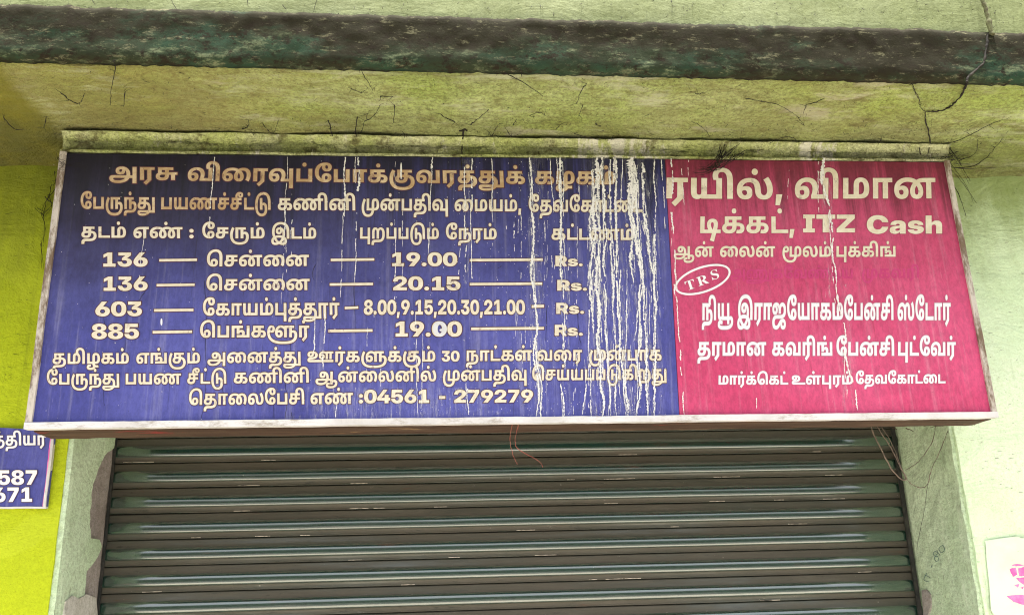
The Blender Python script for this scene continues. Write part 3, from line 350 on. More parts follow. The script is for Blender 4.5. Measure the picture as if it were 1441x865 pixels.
'ம்': [952, '632,577 729,577* 851,497* 908,358* 908,272 908,194* 867,90* 828,59 801,37* 732,11* 638,0* 571,0 74,0 74,565 243,565 243,118 411,118 411,353 411,418* 441,498* 470,524 498,550* 581,577*', '645,459 632,459* 609,451* 601,442 589,429* 580,391* 580,348 580,118 607,118 656,118* 714,147* 740,215* 740,273 740,328* 721,412* 679,459*', '476,659 437,659* 386,709* 386,748 386,788* 437,837* 476,837 515,837* 566,788* 566,748 566,709* 515,659*'],
'ய': [1054, '373,0 373,565 542,565 542,118 810,118 810,565 979,565 979,0', '256,-12 214,-12* 150,11* 126,35 110,52* 86,97* 72,165* 72,213 72,565 241,565 241,220 241,183* 249,136* 262,123 270,115* 294,106* 309,106 339,106* 380,139* 395,166 396,46 371,20* 305,-12*'],
'யூ': [1285, '1096,124 1146,124* 1231,88* 1283,13* 1283,-44 1283,-115* 1213,-208* 1154,-240 1094,-272* 930,-307* 736,-321* 632,-321 563,-321 435,-321* 246,-305* 185,-283 130,-262* 72,-197* 72,-147 72,-108* 113,-50* 199,-17* 263,-17 313,-17* 409,-30* 446,-41 423,-148 395,-141* 320,-129* 289,-129 257,-129* 228,-141* 228,-155 228,-167* 260,-185* 339,-198* 479,-204* 588,-204 635,-204 703,-204* 823,-199* 925,-186* 1009,-164* 1040,-149 1079,-131* 1122,-85* 1122,-54 1122,-25* 1085,9* 1049,9 1020,9* 970,-10* 949,-24 945,90 971,104* 1046,124*', '373,0 373,565 542,565 542,118 810,118 810,565 979,565 979,0', '256,-12 214,-12* 150,11* 126,35 110,52* 86,97* 72,165* 72,213 72,565 241,565 241,220 241,183* 249,136* 262,123 270,114* 293,106* 309,106 339,106* 379,139* 394,166 396,46 371,20* 305,-12*', '810,-136 810,64 979,90 979,-136'],
'ய்': [1054, '373,0 373,565 542,565 542,118 810,118 810,565 979,565 979,0', '256,-12 214,-12* 150,11* 126,35 110,52* 86,97* 72,165* 72,213 72,565 241,565 241,220 241,183* 249,136* 262,123 270,115* 294,106* 309,106 339,106* 380,139* 395,166 396,46 371,20* 305,-12*', '526,659 487,659* 436,709* 436,748 436,788* 487,837* 526,837 566,837* 616,788* 616,748 616,709* 566,659*'],
'ர': [711, '332,-213 226,-115 387,36 387,447 243,447 243,0 74,0 74,565 694,565 694,447 556,447 556,0'],
'ரு': [1204, '947,340 1015,340* 1113,284* 1167,175* 1167,95 1167,-17* 1085,-176* 939,-275* 743,-321* 630,-321 612,-321 519,-321* 352,-287* 211,-216* 108,-105* 51,50* 51,150 51,166 51,245* 89,391* 152,523* 188,577 321,503 268,424* 211,254* 211,177 211,155 211,76* 256,-55* 354,-148* 508,-199* 616,-199 638,-199 753,-199* 914,-133* 998,-3* 998,93 998,136* 977,193* 935,222* 904,222 880,222* 835,201* 811,180 803,297 830,315* 905,340*', '373,0 373,565 986,565 986,447 848,447 848,0 679,0 679,447 542,447 542,0'],
'ர்': [711, '332,-213 226,-115 387,36 387,447 243,447 243,0 74,0 74,565 694,565 694,447 556,447 556,0', '355,659 316,659* 265,709* 265,748 265,788* 316,837* 355,837 395,837* 445,788* 445,748 445,709* 395,659*'],
'ற': [1000, '667,577 759,577* 887,496* 953,345* 953,239 953,116* 887,-41* 831,-86 789,-120* 686,-158* 554,-174* 471,-174 353,-174 299,-174* 250,-184* 234,-195 219,-206* 202,-241* 202,-271 202,-283* 204,-303* 205,-313 39,-321 36,-300* 33,-257* 33,-233 33,-187* 70,-118* 102,-97 123,-82* 173,-64* 246,-56* 300,-56 454,-56 540,-56* 665,-32* 745,30* 784,146* 784,237 784,314* 751,412* 693,459* 654,459 631,459* 596,446* 583,432 564,411* 551,352* 551,304 551,0 382,0 382,300 382,356* 375,417* 362,435 354,446* 330,459* 313,459 296,459* 270,447* 262,436 247,417* 240,355* 240,303 240,0 71,0 71,321 71,375* 89,454* 121,510* 145,530 173,554* 247,577* 290,577 345,577* 419,547* 474,487* 498,441 440,448 467,488* 529,546* 610,577*'],
'ல': [1148, '279,-12 206,-12* 99,46* 41,160* 41,244 41,326* 100,450* 205,535* 342,577* 420,577 497,577* 605,546* 646,513 677,488* 718,418* 741,313* 744,237 746,211* 752,169* 767,137* 779,126 790,117* 820,106* 838,106 868,106* 909,133* 932,196* 932,252 932,298* 908,395* 861,489* 826,532 966,612 1036,529* 1101,355* 1101,261 1101,183* 1045,59* 926,-12* 832,-12 778,-12* 696,10* 665,33 626,61* 581,158* 575,231 572,266* 564,330* 548,385* 532,406 513,431* 454,458* 406,458 343,458* 246,402* 192,300* 192,232 192,187* 211,130* 248,102* 275,102 297,102* 325,118* 340,149* 340,170 340,205* 302,240* 270,240 232,240* 169,196* 142,165 115,263 156,299* 253,351* 317,351 399,351* 500,261* 500,175 500,117* 452,33* 354,-12*'],
'ல்': [1148, '279,-12 206,-12* 99,46* 41,160* 41,244 41,326* 100,450* 205,535* 342,577* 420,577 497,577* 605,546* 646,513 677,488* 718,418* 741,313* 744,237 746,211* 752,169* 767,137* 779,126 790,117* 820,106* 838,106 868,106* 909,133* 932,196* 932,252 932,298* 908,395* 861,489* 826,532 966,612 1036,529* 1101,355* 1101,261 1101,183* 1045,59* 926,-12* 832,-12 778,-12* 696,10* 665,33 626,61* 581,158* 575,231 572,266* 564,330* 548,385* 532,406 513,431* 454,458* 406,458 343,458* 246,402* 192,300* 192,232 192,187* 211,130* 248,102* 275,102 297,102* 325,118* 340,149* 340,170 340,205* 302,240* 270,240 232,240* 169,196* 142,165 115,263 156,299* 253,351* 317,351 399,351* 500,261* 500,175 500,117* 452,33* 354,-12*', '575,659 535,659* 484,709* 484,748 484,788* 535,837* 574,837 614,837* 664,788* 664,748 664,709* 614,659*'],
'ளு': [1698, '1441,340 1512,340* 1610,281* 1661,173* 1661,96 1661,8* 1595,-124* 1480,-216* 1328,-275* 1157,-308* 977,-321* 892,-321 821,-321 703,-321* 478,-297* 283,-236* 135,-128* 52,39* 52,158 52,174 52,250* 88,389* 149,517* 185,577 316,503 280,444* 233,335* 210,233* 210,182 210,167 210,72* 276,-59* 396,-140* 554,-183* 739,-199* 838,-199 872,-199 944,-199* 1091,-190* 1229,-168* 1350,-126* 1440,-60* 1492,36* 1492,101 1492,153* 1446,222* 1398,222 1370,222* 1327,199* 1304,180 1296,297 1323,316* 1399,340*', '569,-12 495,-12* 388,46* 330,160* 330,245 330,326* 388,451* 486,535* 614,577* 684,577 740,577* 831,555* 914,510* 959,475 888,353 852,398* 755,458* 684,458 624,458* 533,404* 482,302* 482,232 482,187* 500,130* 538,102* 565,102 586,102* 614,118* 629,148* 629,170 629,205* 591,240* 560,240 521,240* 458,196* 431,165 404,263 445,299* 542,351* 606,351 688,351* 789,261* 789,175 789,117* 741,33* 644,-12*', '869,0 869,465 889,474 890,565 1481,565 1481,447 1343,447 1343,0 1174,0 1174,447 1037,447 1037,0'],
'ளூ': [1886, '1628,340 1700,340* 1798,281* 1848,172* 1848,96 1848,7* 1783,-124* 1667,-216* 1514,-275* 1335,-308* 1143,-321* 1048,-321 936,-321 795,-321* 531,-287* 308,-210* 141,-81* 48,109* 48,238 48,317* 85,442* 155,531* 253,577* 314,577 380,577* 464,530* 505,450* 505,400 505,350* 467,269* 381,222* 307,222 259,222* 164,257* 128,303 162,429 193,380* 260,338* 294,338 320,338* 358,368* 358,404 358,438* 327,463* 309,463 279,463* 237,420* 212,345* 207,299 204,280* 203,241* 203,223 203,136* 267,6* 379,-88* 525,-149* 692,-185* 862,-199* 942,-199 1029,-199 1109,-199* 1267,-190* 1413,-167* 1536,-125* 1628,-59* 1679,36* 1679,101 1679,153* 1634,222* 1586,222 1558,222* 1515,199* 1492,180 1484,297 1511,316* 1586,340*', '757,-12 683,-12* 576,46* 518,160* 518,245 518,326* 576,451* 674,535* 801,577* 871,577 928,577* 1019,555* 1102,510* 1146,475 1076,353 1040,398* 943,458* 871,458 812,458* 721,404* 670,302* 670,232 670,187* 688,130* 725,102* 753,102 773,102* 802,118* 817,148* 817,170 817,205* 779,240* 747,240 708,240* 646,196* 619,165 592,263 633,299* 730,351* 794,351 876,351* 977,261* 977,175 977,117* 929,33* 832,-12*', '1056,0 1056,465 1077,474 1078,565 1669,565 1669,447 1531,447 1531,0 1362,0 1362,447 1225,447 1225,0'],
'ள்': [1209, '280,-12 206,-12* 99,46* 41,160* 41,245 41,326* 99,451* 197,535* 324,577* 394,577 451,577* 542,555* 625,510* 669,475 599,353 563,398* 466,458* 394,458 335,458* 244,404* 193,302* 193,232 193,187* 211,130* 248,102* 276,102 296,102* 325,118* 340,148* 340,170 340,205* 302,240* 270,240 231,240* 169,196* 142,165 115,263 156,299* 253,351* 317,351 399,351* 500,261* 500,175 500,117* 452,33* 355,-12*', '579,0 579,465 600,474 601,565 1192,565 1192,447 1054,447 1054,0 885,0 885,447 748,447 748,0', '605,659 565,659* 514,709* 514,748 514,788* 565,837* 604,837 644,837* 694,788* 694,748 694,709* 644,659*'],
'ழ': [952, '632,577 729,577* 851,497* 908,358* 908,272 908,194* 867,90* 828,59 801,37* 732,11* 638,0* 571,0 74,0 74,565 243,565 243,118 411,118 411,353 411,418* 441,498* 470,524 498,550* 581,577*', '645,459 632,459* 609,451* 601,442 589,429* 580,391* 580,348 580,118 607,118 656,118* 714,147* 740,215* 740,273 740,328* 721,412* 679,459*', '230,-35 251,-35* 299,-39* 317,-43 308,-149 299,-147* 270,-146* 256,-146 229,-146* 202,-160* 202,-174 202,-186* 220,-200* 254,-206* 278,-206 299,-206 344,-206* 407,-187* 451,-150* 466,-122 472,-112* 507,-95* 569,-86* 616,-86 709,-113 666,-122* 625,-146* 616,-164 590,-220* 506,-290* 389,-321* 312,-321 285,-321 223,-321* 127,-299* 96,-277 73,-261* 42,-209* 42,-171 42,-111* 137,-35*', '572,-189 561,-177 520,-168* 454,-127* 414,-54* 412,1 576,2 576,-18* 590,-48* 603,-56 617,-66* 653,-73* 684,-73 792,-73 792,-189'],
'வ': [1167, '280,-12 206,-12* 99,45* 41,159* 41,243 41,353* 139,501* 309,577* 415,577 509,577* 642,530* 725,449* 764,342* 764,284 764,241* 747,155* 731,118 924,118 924,565 1093,565 1093,0 559,0 554,90 573,123* 595,211* 595,263 595,325* 549,412* 464,458* 403,458 336,458* 242,400* 193,298* 193,232 193,187* 211,130* 248,102* 276,102 297,102* 325,118* 340,149* 340,170 340,205* 302,240* 270,240 231,240* 169,196* 142,165 115,263 156,299* 253,351* 317,351 400,351* 500,260* 500,175 500,117* 452,33* 354,-12*'],
'வு': [1167, '280,-12 206,-12* 99,45* 41,159* 41,243 41,353* 139,501* 308,577* 415,577 509,577* 642,530* 725,449* 764,342* 764,284 764,241* 747,155* 731,118 924,118 924,565 1093,565 1093,0 559,0 554,90 573,123* 595,211* 595,263 595,325* 549,412* 464,458* 403,458 336,458* 242,400* 193,298* 193,232 193,187* 211,130* 248,102* 276,102 297,102* 325,118* 340,149* 340,170 340,205* 302,240* 270,240 231,240* 169,196* 142,165 115,263 156,299* 253,351* 317,351 400,351* 500,260* 500,175 500,117* 452,33* 354,-12*', '924,-283 924,11 1093,11 1093,-283'],
'ஸ்': [1459, '279,-12 206,-12* 99,45* 41,159* 41,243 41,325* 100,450* 202,535* 334,577* 408,577 477,577* 577,543* 654,480* 685,438 615,428 641,475* 705,542* 788,577* 841,577 895,577* 967,550* 992,524 1027,491* 1057,388* 1057,317 1057,249 1057,201* 1072,142* 1091,126 1102,117* 1131,106* 1150,106 1179,106* 1221,133* 1243,196* 1243,252 1243,298* 1219,395* 1172,489* 1138,532 1277,612 1348,529* 1412,355* 1412,261 1412,183* 1356,59* 1238,-12* 1143,-12 1090,-12* 1007,10* 976,33 951,51* 911,108* 889,194* 889,255 889,315 889,360* 883,417* 871,435 863,447* 839,459* 821,459 804,459* 777,448* 769,436 756,419* 747,363* 747,314 747,0 578,0 578,252 578,305* 559,387* 531,414 511,434* 450,458* 404,458 339,458* 244,402* 193,300* 193,232 193,187* 211,130* 248,102* 275,102 297,102* 325,118* 340,149* 340,170 340,205* 302,240* 270,240 232,240* 169,196* 142,165 115,263 156,299* 253,351* 317,351 399,351* 500,261* 500,175 500,117* 452,33* 354,-12*', '730,659 691,659* 640,709* 640,748 640,788* 691,837* 730,837 769,837* 820,788* 820,748 820,709* 769,659*'],
'ா': [711, '74,0 74,565 694,565 694,447 556,447 556,0 387,0 387,447 243,447 243,0'],
'ி': [317, '-82,851 -1,851* 119,806* 157,767 183,741* 222,668* 243,555* 243,468 243,0 74,0 74,432 74,499* 66,601* 42,676* 16,700 -2,717* -48,735* -79,735 -120,735* -169,705* -190,659* -190,633 -190,606* -174,547* -158,515 -325,515 -337,539* -351,604* -351,633 -351,692* -304,774* -226,826* -130,851*'],
'ெ': [1007, '418,-12 328,-12* 191,44* 97,148* 49,294* 49,384 49,491* 123,663* 255,786* 435,851* 541,851 618,851* 753,816* 805,777 849,745* 906,655* 933,524* 933,430 933,0 764,0 764,372 764,434* 755,546* 727,639* 699,669 670,701* 589,730* 534,730 472,730* 356,688* 264,603* 211,470* 211,378 211,314* 230,218* 262,152* 306,112* 331,103 369,107 383,104* 418,101* 435,101 484,101* 522,154* 522,189 522,219* 493,268* 457,268 427,268* 389,228* 389,188 389,150* 416,89* 432,74 296,80 284,98* 260,162* 260,201 260,253* 304,334* 396,381* 466,381 541,381* 636,328* 681,241* 681,191 681,125* 618,34* 500,-12*'],
'ே': [804, '491,-12 392,-12* 228,44* 109,154* 45,314* 45,418 45,521* 112,681* 236,793* 406,851* 507,851 593,851* 716,805* 782,716* 782,649 782,598* 735,514* 640,464* 566,464 496,464* 403,512* 356,593* 356,642 356,684* 381,743* 398,765 543,765 525,752* 496,690* 496,654 496,612* 536,577* 561,577 595,577* 623,620* 623,651 623,671* 605,711* 561,738* 520,738 515,738* 475,735* 452,731 407,728* 319,685* 249,605* 206,491* 206,416 206,338* 249,223* 321,147* 411,108* 457,105 472,104* 498,101* 508,101 548,101* 592,128* 611,169* 611,192 611,222* 582,268* 548,268 520,268* 483,229* 483,190 483,152* 511,89* 529,73 384,77 366,104* 344,157* 344,203 344,251* 389,332* 481,381* 552,381 629,381* 724,328* 770,243* 770,194 770,131* 708,38* 585,-12*'],
'ை': [1317, '280,-12 207,-12* 99,45* 41,159* 41,242 41,344* 146,494* 340,577* 472,577 536,577* 642,561* 736,525* 783,495 808,478 885,424* 972,283* 972,190 972,125* 924,35* 832,-12* 766,-12 693,-12* 598,41* 550,135* 550,198 550,249* 580,344* 635,429* 671,464 695,487 751,534* 881,577* 952,577 1066,577* 1206,497* 1272,363* 1272,282 1272,221* 1245,112* 1206,21* 1184,-12 1043,59 1068,98* 1102,197* 1102,270 1102,329* 1061,413* 987,458* 937,458 893,458* 831,432* 800,405 772,384* 729,322* 705,243* 705,195 705,146* 736,102* 760,102 783,102* 807,127* 817,170* 817,197 817,256* 756,364* 695,399 651,431* 544,458* 476,458 393,458* 274,409* 206,326* 196,276 195,267* 193,250* 193,228 193,186* 211,130* 248,102* 276,102 297,102* 325,118* 340,149* 340,170 340,205* 302,240* 270,240 231,240* 170,196* 142,165 115,263 156,299* 253,351* 317,351 400,351* 500,261* 500,175 500,117* 452,33* 355,-12*'],
'ொ': [1940, '418,-12 328,-12* 191,44* 97,148* 49,294* 49,384 49,491* 123,663* 255,786* 435,851* 541,851 618,851* 753,816* 805,777 849,745* 906,655* 933,524* 933,430 933,0 764,0 764,372 764,434* 755,546* 727,639* 699,669 670,701* 589,730* 534,730 472,730* 356,688* 264,603* 211,470* 211,378 211,314* 230,218* 262,152* 306,112* 331,103 369,107 383,104* 418,101* 435,101 484,101* 522,154* 522,189 522,219* 493,268* 457,268 427,268* 389,228* 389,188 389,150* 416,89* 432,74 296,80 284,98* 260,162* 260,201 260,253* 304,334* 396,381* 466,381 541,381* 636,328* 681,241* 681,191 681,125* 618,34* 500,-12*', '1119,278 1080,278* 1029,328* 1029,367 1029,407* 1080,456* 1119,456 1159,456* 1209,407* 1209,367 1209,328* 1159,278*', '1304,0 1304,565 1923,565 1923,447 1786,447 1786,0 1617,0 1617,447 1473,447 1473,0'],
'ோ': [1728, '491,-12 392,-12* 228,44* 109,154* 45,314* 45,418 45,521* 112,681* 236,793* 406,851* 507,851 593,851* 716,805* 782,716* 782,649 782,598* 735,514* 640,464* 566,464 496,464* 403,512* 356,593* 356,642 356,684* 381,743* 398,765 543,765 525,752* 496,690* 496,654 496,612* 536,577* 561,577 595,577* 623,620* 623,651 623,671* 605,711* 561,738* 520,738 515,738* 475,735* 452,731 407,728* 319,685* 249,605* 206,491* 206,416 206,338* 249,223* 321,147* 411,108* 457,105 472,104* 498,101* 508,101 548,101* 592,128* 611,169* 611,192 611,222* 582,268* 548,268 520,268* 483,229* 483,190 483,152* 511,89* 529,73 384,77 366,104* 344,157* 344,203 344,251* 389,332* 481,381* 552,381 629,381* 724,328* 770,243* 770,194 770,131* 708,38* 585,-12*', '909,278 870,278* 819,328* 819,367 819,407* 870,456* 909,456 948,456* 999,407* 999,367 999,328* 948,278*', '1091,0 1091,565 1711,565 1711,447 1573,447 1573,0 1404,0 1404,447 1260,447 1260,0'],
',': [269, '20,-165 50,133 230,133 154,-165'],
'-': [645, '493,352 493,204 152,204 152,352'],
'.': [269, '134,-9 92,-9* 33,50* 33,92 33,134* 92,194* 134,194 176,194* 236,134* 236,92 236,50* 176,-9*'],
'0': [645, '322,-12 222,-12* 85,79* 17,247* 17,363 17,480* 85,648* 222,739* 322,739 423,739* 559,648* 628,480* 628,363 628,247* 559,79* 423,-12*', '322,145 363,145* 413,197* 437,295* 437,363 437,432* 413,530* 363,583* 322,583 282,583* 231,530* 208,432* 208,363 208,295* 231,197* 282,145*'],
'1': [645, '83,0 83,157 586,157 586,0', '448,728 448,0 252,0 252,549 251,549 89,450 89,618 268,728'],
'2': [645, '46,0 46,142 320,362 340,379* 384,417* 415,465* 415,496 415,522* 392,561* 352,583* 324,583 295,583* 250,556* 225,503* 225,465 39,465 39,550* 108,673* 236,739* 325,739 405,739* 531,684* 603,580* 603,507 603,453* 562,368* 488,293* 439,254 322,158 322,157 605,157 605,0'],
'3': [645, '316,-12 216,-12* 85,62* 21,182* 21,250 211,250 211,218* 238,168* 285,140* 315,140 344,140* 389,165* 414,210* 414,238 414,266* 388,305* 340,327* 307,327 201,327 201,435 344,569 344,569 56,569 56,728 575,728 575,578 352,377 352,420 439,429* 553,382* 609,290* 609,230 609,160* 537,50* 406,-12*'],
'4': [645, '9,141 9,294 305,728 502,728 208,291 208,290 636,290 636,141', '364,0 364,188 364,255 364,453 551,453 551,0'],
'5': [645, '320,-12 236,-12* 109,47* 36,158* 31,234 219,234 219,207* 246,163* 292,138* 321,138 351,138* 396,165* 421,212* 421,244 421,276* 396,326* 351,354* 321,354 284,354* 231,320* 223,293 42,293 62,728 567,728 567,569 240,569 230,452 231,452 254,474* 320,497* 360,497 409,497* 499,459* 570,392* 612,302* 612,250 612,174* 540,56* 408,-12*'],
'6': [645, '329,-10 242,-10* 108,55* 33,169* 33,243 33,305* 79,415* 118,473 290,728 503,728 290,410 240,410 250,424* 281,455* 332,477* 370,477 444,477* 553,420* 612,315* 612,243 612,169* 540,55* 412,-10*', '322,141 352,141* 397,167* 423,213* 423,243 423,273* 397,319* 352,346* 322,346 293,346* 247,319* 221,273* 221,243 221,213* 247,167* 293,141*'],
'7': [645, '102,0 387,562 387,562 52,562 52,728 592,728 592,569 305,0'],
'8': [645, '322,-12 231,-12* 96,40* 21,134* 21,197 21,248* 67,322* 154,369* 213,377 213,376 134,388* 43,472* 43,540 43,600* 113,689* 239,739* 322,739 407,739* 532,690* 601,601* 601,540 601,472* 511,388* 431,376 431,377 491,369* 577,322* 624,248* 624,197 624,134* 548,40* 413,-12*', '322,124 350,124* 394,147* 418,188* 418,213 418,239* 394,278* 350,301* 322,301 294,301* 251,278* 226,239* 226,213 226,187* 251,147* 294,124*', '322,443 348,443* 387,462* 408,497* 408,521 408,544* 387,579* 348,598* 322,598 296,598* 258,579* 237,544* 237,521 237,497* 258,462* 296,443*'],
'9': [645, '316,737 403,737* 536,673* 612,559* 612,484 612,423* 566,312* 527,255 355,0 141,0 354,317 405,317 396,304* 363,273* 313,251* 275,251 201,251* 92,308* 33,413* 33,484 33,559* 105,673* 233,737*', '323,587 293,587* 248,561* 221,514* 221,484 221,455* 248,408* 293,382* 323,382 352,382* 397,408* 423,455* 423,484 423,514* 397,561* 352,587*'],
':': [269, '134,-9 92,-9* 33,50* 33,92 33,134* 92,194* 134,194 176,194* 236,134* 236,92 236,50* 176,-9*', '134,297 92,297* 33,356* 33,398 33,440* 92,500* 134,500 176,500* 236,440* 236,398 236,356* 176,297*'],
'C': [729, '373,-12 274,-12* 113,75* 20,243* 20,363 20,485* 113,653* 274,739* 373,739 443,739* 560,698* 648,623* 704,518* 711,453 506,453 502,479* 480,520* 447,548* 403,563* 377,563 328,563* 260,517* 225,427* 225,363 225,300* 259,211* 328,164* 377,164 403,164* 446,179* 479,208* 501,248* 506,273 711,273 703,209* 648,104* 560,29* 443,-12*'],
'I': [437, '24,0 24,159 117,159 117,568 24,568 24,728 412,728 412,568 320,568 320,159 412,159 412,0'],
'R': [666, '39,0 39,728 348,728 435,728* 562,666* 631,552* 631,474 631,398* 559,288* 428,228* 337,228 164,228 164,385 333,385 364,385* 408,407* 433,447* 433,474 433,500* 408,540* 364,562* 333,562 242,562 242,0', '442,0 284,330 491,330 653,0'],
'T': [656, '20,556 20,728 637,728 637,556 430,556 430,0 227,0 227,556'],
'Z': [652, '24,0 24,152 296,468 330,507* 400,584* 438,623 460,556 410,556* 309,556* 258,556 31,556 31,728 625,728 625,575 356,258 324,219* 254,143* 218,104 195,172 246,172* 348,172* 398,172 628,172 628,0'],
'a': [583, '200,-9 148,-9* 69,24* 24,91* 24,143 24,186* 55,246* 109,285* 181,305* 223,308 268,311* 323,321* 348,338* 348,353 348,354 348,366* 333,382* 307,392* 289,392 270,392* 242,381* 227,360* 225,345 46,345 50,403* 109,485* 218,527* 297,527 356,527* 448,503* 510,457* 541,389* 541,345 541,0 351,0 351,72 349,72 332,42* 288,6* 233,-9*', '264,112 285,112* 324,128* 350,160* 350,183 350,224 342,221* 326,216* 308,212* 285,208* 271,205 251,202* 223,188* 207,167* 207,154 207,141* 222,122* 247,112*'],
'h': [618, '237,273 237,0 42,0 42,728 237,728 237,374 209,374 233,441* 324,527* 402,527 460,527* 537,478* 576,387* 576,325 576,0 381,0 381,281 381,320* 344,362* 309,362 286,362* 254,343* 237,303*'],
's': [559, '285,-13 208,-13* 92,32* 23,114* 18,168 210,168 213,146* 251,117* 282,117 311,117* 343,135* 343,150 343,163* 314,179* 285,184 188,200 111,212* 29,291* 29,353 29,406* 87,484* 197,526* 274,526 353,526* 464,481* 526,400* 527,344 350,344 349,367* 311,397* 282,397 254,397* 224,378* 224,364 224,352* 249,334* 271,331 382,312 463,298* 541,230* 541,172 541,118* 478,34* 362,-13*'],
'𝐓': [630, '137,0 137,26 191,26* 232,66* 232,120 232,645 222,645 143,645* 51,556* 43,473 16,473 16,678 611,678 611,472 586,472 569,645* 400,645 392,645 392,120 392,64* 431,26* 488,26 488,0'],
'𝐑': [704, '23,0 23,26 75,28* 111,66* 111,120 111,564 111,612* 74,650* 24,653 24,678 323,678 473,678* 621,590* 621,498 621,374* 469,333 643,75 660,50* 687,26* 712,26 715,26 715,0 504,0 300,316 271,316 271,120 271,66* 307,28* 360,26 360,0', '271,348 303,348 381,348* 452,421* 452,500 452,642* 334,642 294,642* 271,616* 271,574'],
'𝐒': [581, '64,-16 64,235 93,235 117,126* 215,22* 293,22 350,22* 415,85* 415,133 415,199* 335,238 242,284 155,327* 74,425* 74,494 74,555* 126,644* 217,694* 275,694 305,694* 378,680* 420,667 428,665* 440,662* 446,662 472,662* 477,694 505,694 505,475 480,475 466,531* 408,615* 331,662* 289,662 238,662* 178,608* 178,566 178,527* 230,475* 281,451 377,406 438,378* 507,316* 535,244* 535,198 535,134* 474,38* 362,-15* 286,-15 261,-15* 211,-8* 187,1 162,10* 131,18* 126,18 110,18* 96,3* 91,-16'],
}
# ---------------------------------------------------------------- lettering
_fl={}
def flat(k):
    """contours of a glyph as polylines (quadratic outlines)"""
    if k in _fl:return _fl[k]
    out=[]
    for c in GLYPHS[k][1:]:
        P=[]
        for t in c.split():
            on=t[-1]!='*';x,y=t.rstrip('*').split(',');P.append((float(x),float(y),on))
        Q=[]
        for i,p in enumerate(P):
            q=P[(i+1)%len(P)];Q.append(p)
            if not p[2] and not q[2]:Q.append(((p[0]+q[0])/2,(p[1]+q[1])/2,True))
        k0=next(i for i,p in enumerate(Q) if p[2]);Q=Q[k0:]+Q[:k0]
        R=[];i=0;n=len(Q)
        while i<n:
            p=Q[i]
            if p[2]:R.append((p[0],p[1]));i+=1
            else:
                a=R[-1];b=Q[(i+1)%n]
                for t in (.25,.5,.75):
                    R.append(((1-t)**2*a[0]+2*t*(1-t)*p[0]+t*t*b[0],(1-t)**2*a[1]+2*t*(1-t)*p[1]+t*t*b[1]))
                i+=1
        S=[]
        for p in R:
            if not S or abs(p[0]-S[-1][0])+abs(p[1]-S[-1][1])>2:S.append(p)
        if abs(S[0][0]-S[-1][0])+abs(S[0][1]-S[-1][1])<=2:S.pop()
        if len(S)>2:out.append(S)
    _fl[k]=out;return out
def shape(s):
    """Tamil spelling to glyph order: two-part vowels split, prefix vowels moved ahead"""
    s=s.replace('\u0bca','\u0bc6\u0bbe').replace('\u0bcb','\u0bc7\u0bbe')
    G=[];i=0
    while i<len(s):
        k=s[i:i+2]
        if k in GLYPHS and len(k)==2:G.append(k);i+=2
        elif s[i] in '\u0bc6\u0bc7\u0bc8':G.insert(len(G)-1,s[i]);i+=1
        else:G.append(s[i]);i+=1
    return G
def grow(c,w):
    """one contour moved outwards by w"""
    n=len(c);R=[]
    for i in range(n):
        a,p,b=c[i-1],c[i],c[(i+1)%n]
        d1=Vector((p[0]-a[0],p[1]-a[1])).normalized();d2=Vector((b[0]-p[0],b[1]-p[1])).normalized()
        n1=Vector((-d1.y,d1.x));n2=Vector((-d2.y,d2.x));m=n1+n2
        if m.length<.3:m=n1
        m.normalize();k=w/max(.55,m.dot(n1));R.append((p[0]+m.x*k,p[1]+m.y*k))
    return R
def tri(conts):
    """filled outline by the non-zero winding rule"""
    V=[];E=[]
    for c in conts:
        n=len(V);V+=[Vector(p) for p in c];E+=[(n+i,n+(i+1)%len(c)) for i in range(len(c))]
    v,e,f,_,_,_=delaunay_2d_cdt(V,E,[],0,1e-3)
    F=[]
    for t in f:
        x=sum(v[i].x for i in t)/len(t);y=sum(v[i].y for i in t)/len(t);w=0
        for c in conts:
            for i in range(len(c)):
                a=c[i];b=c[(i+1)%len(c)]
                if (a[1]>y)!=(b[1]>y) and x<(b[0]-a[0])*(y-a[1])/(b[1]-a[1])+a[0]:w+=1 if b[1]>a[1] else -1
        if w<0:F.append(tuple(t))
    return [(p.x,p.y) for p in v],F
_tri={}
def gtri(k,w=0):
    if (k,w) not in _tri:
        c=flat(k);_tri[k,w]=tri([grow(q,w) for q in c] if w else c) if c else ([],[])
    return _tri[k,w]
REF={}
for _k in ('ப','1'):REF[_k]=max(p[1] for c in flat(_k) for p in c)
def lettering(name,s,x0,x1,yb0,yb1,h,Y,parent,mat,edge=None,ew=30,lift=.0012,shear=0,label=None):
    """letters of one word painted on the plane y=Y: ink from x0 to x1, baseline yb0..yb1, letter height h (as measured in the photograph)"""
    G=shape(s);A=onY(x0,yb0,Y);B=onY(x1,yb1,Y);up=onY((x0+x1)/2,(yb0+yb1)/2-h,Y)-onY((x0+x1)/2,(yb0+yb1)/2,Y)
    H=REF['ப' if any(ord(c)>2900 for c in s) else '1'];pen=0;Q=[]
    for k in G:
        if k==' ':pen+=260;continue
        Q.append((k,pen));pen+=GLYPHS[k][0]
    lo=min(p+q[0] for k,p in Q for c in flat(k) for q in c);hi=max(p+q[0] for k,p in Q for c in flat(k) for q in c)
    ex=(B-A)/(hi-lo);ez=up/H;o=None
    def build(wd,lf,mt,nm,par):
        V=[];F=[]
        for i,(k,p) in enumerate(Q):
            v,f=gtri(k,wd);n=len(V);yy=Vector((0,-lf-(i%3)*.00012,0))
            V+=[A+ex*(p+a-lo)+ez*(b+shear*a*0)+yy for a,b in v];F+=[tuple(n+j for j in q) for q in f]
        return link(nm,V,F,mt,par)
    o=build(0,lift,mat,name,parent)
    if edge:build(ew,lift-.0005,edge,'letter_outline',o)
    if label:o['label']=label
    return o

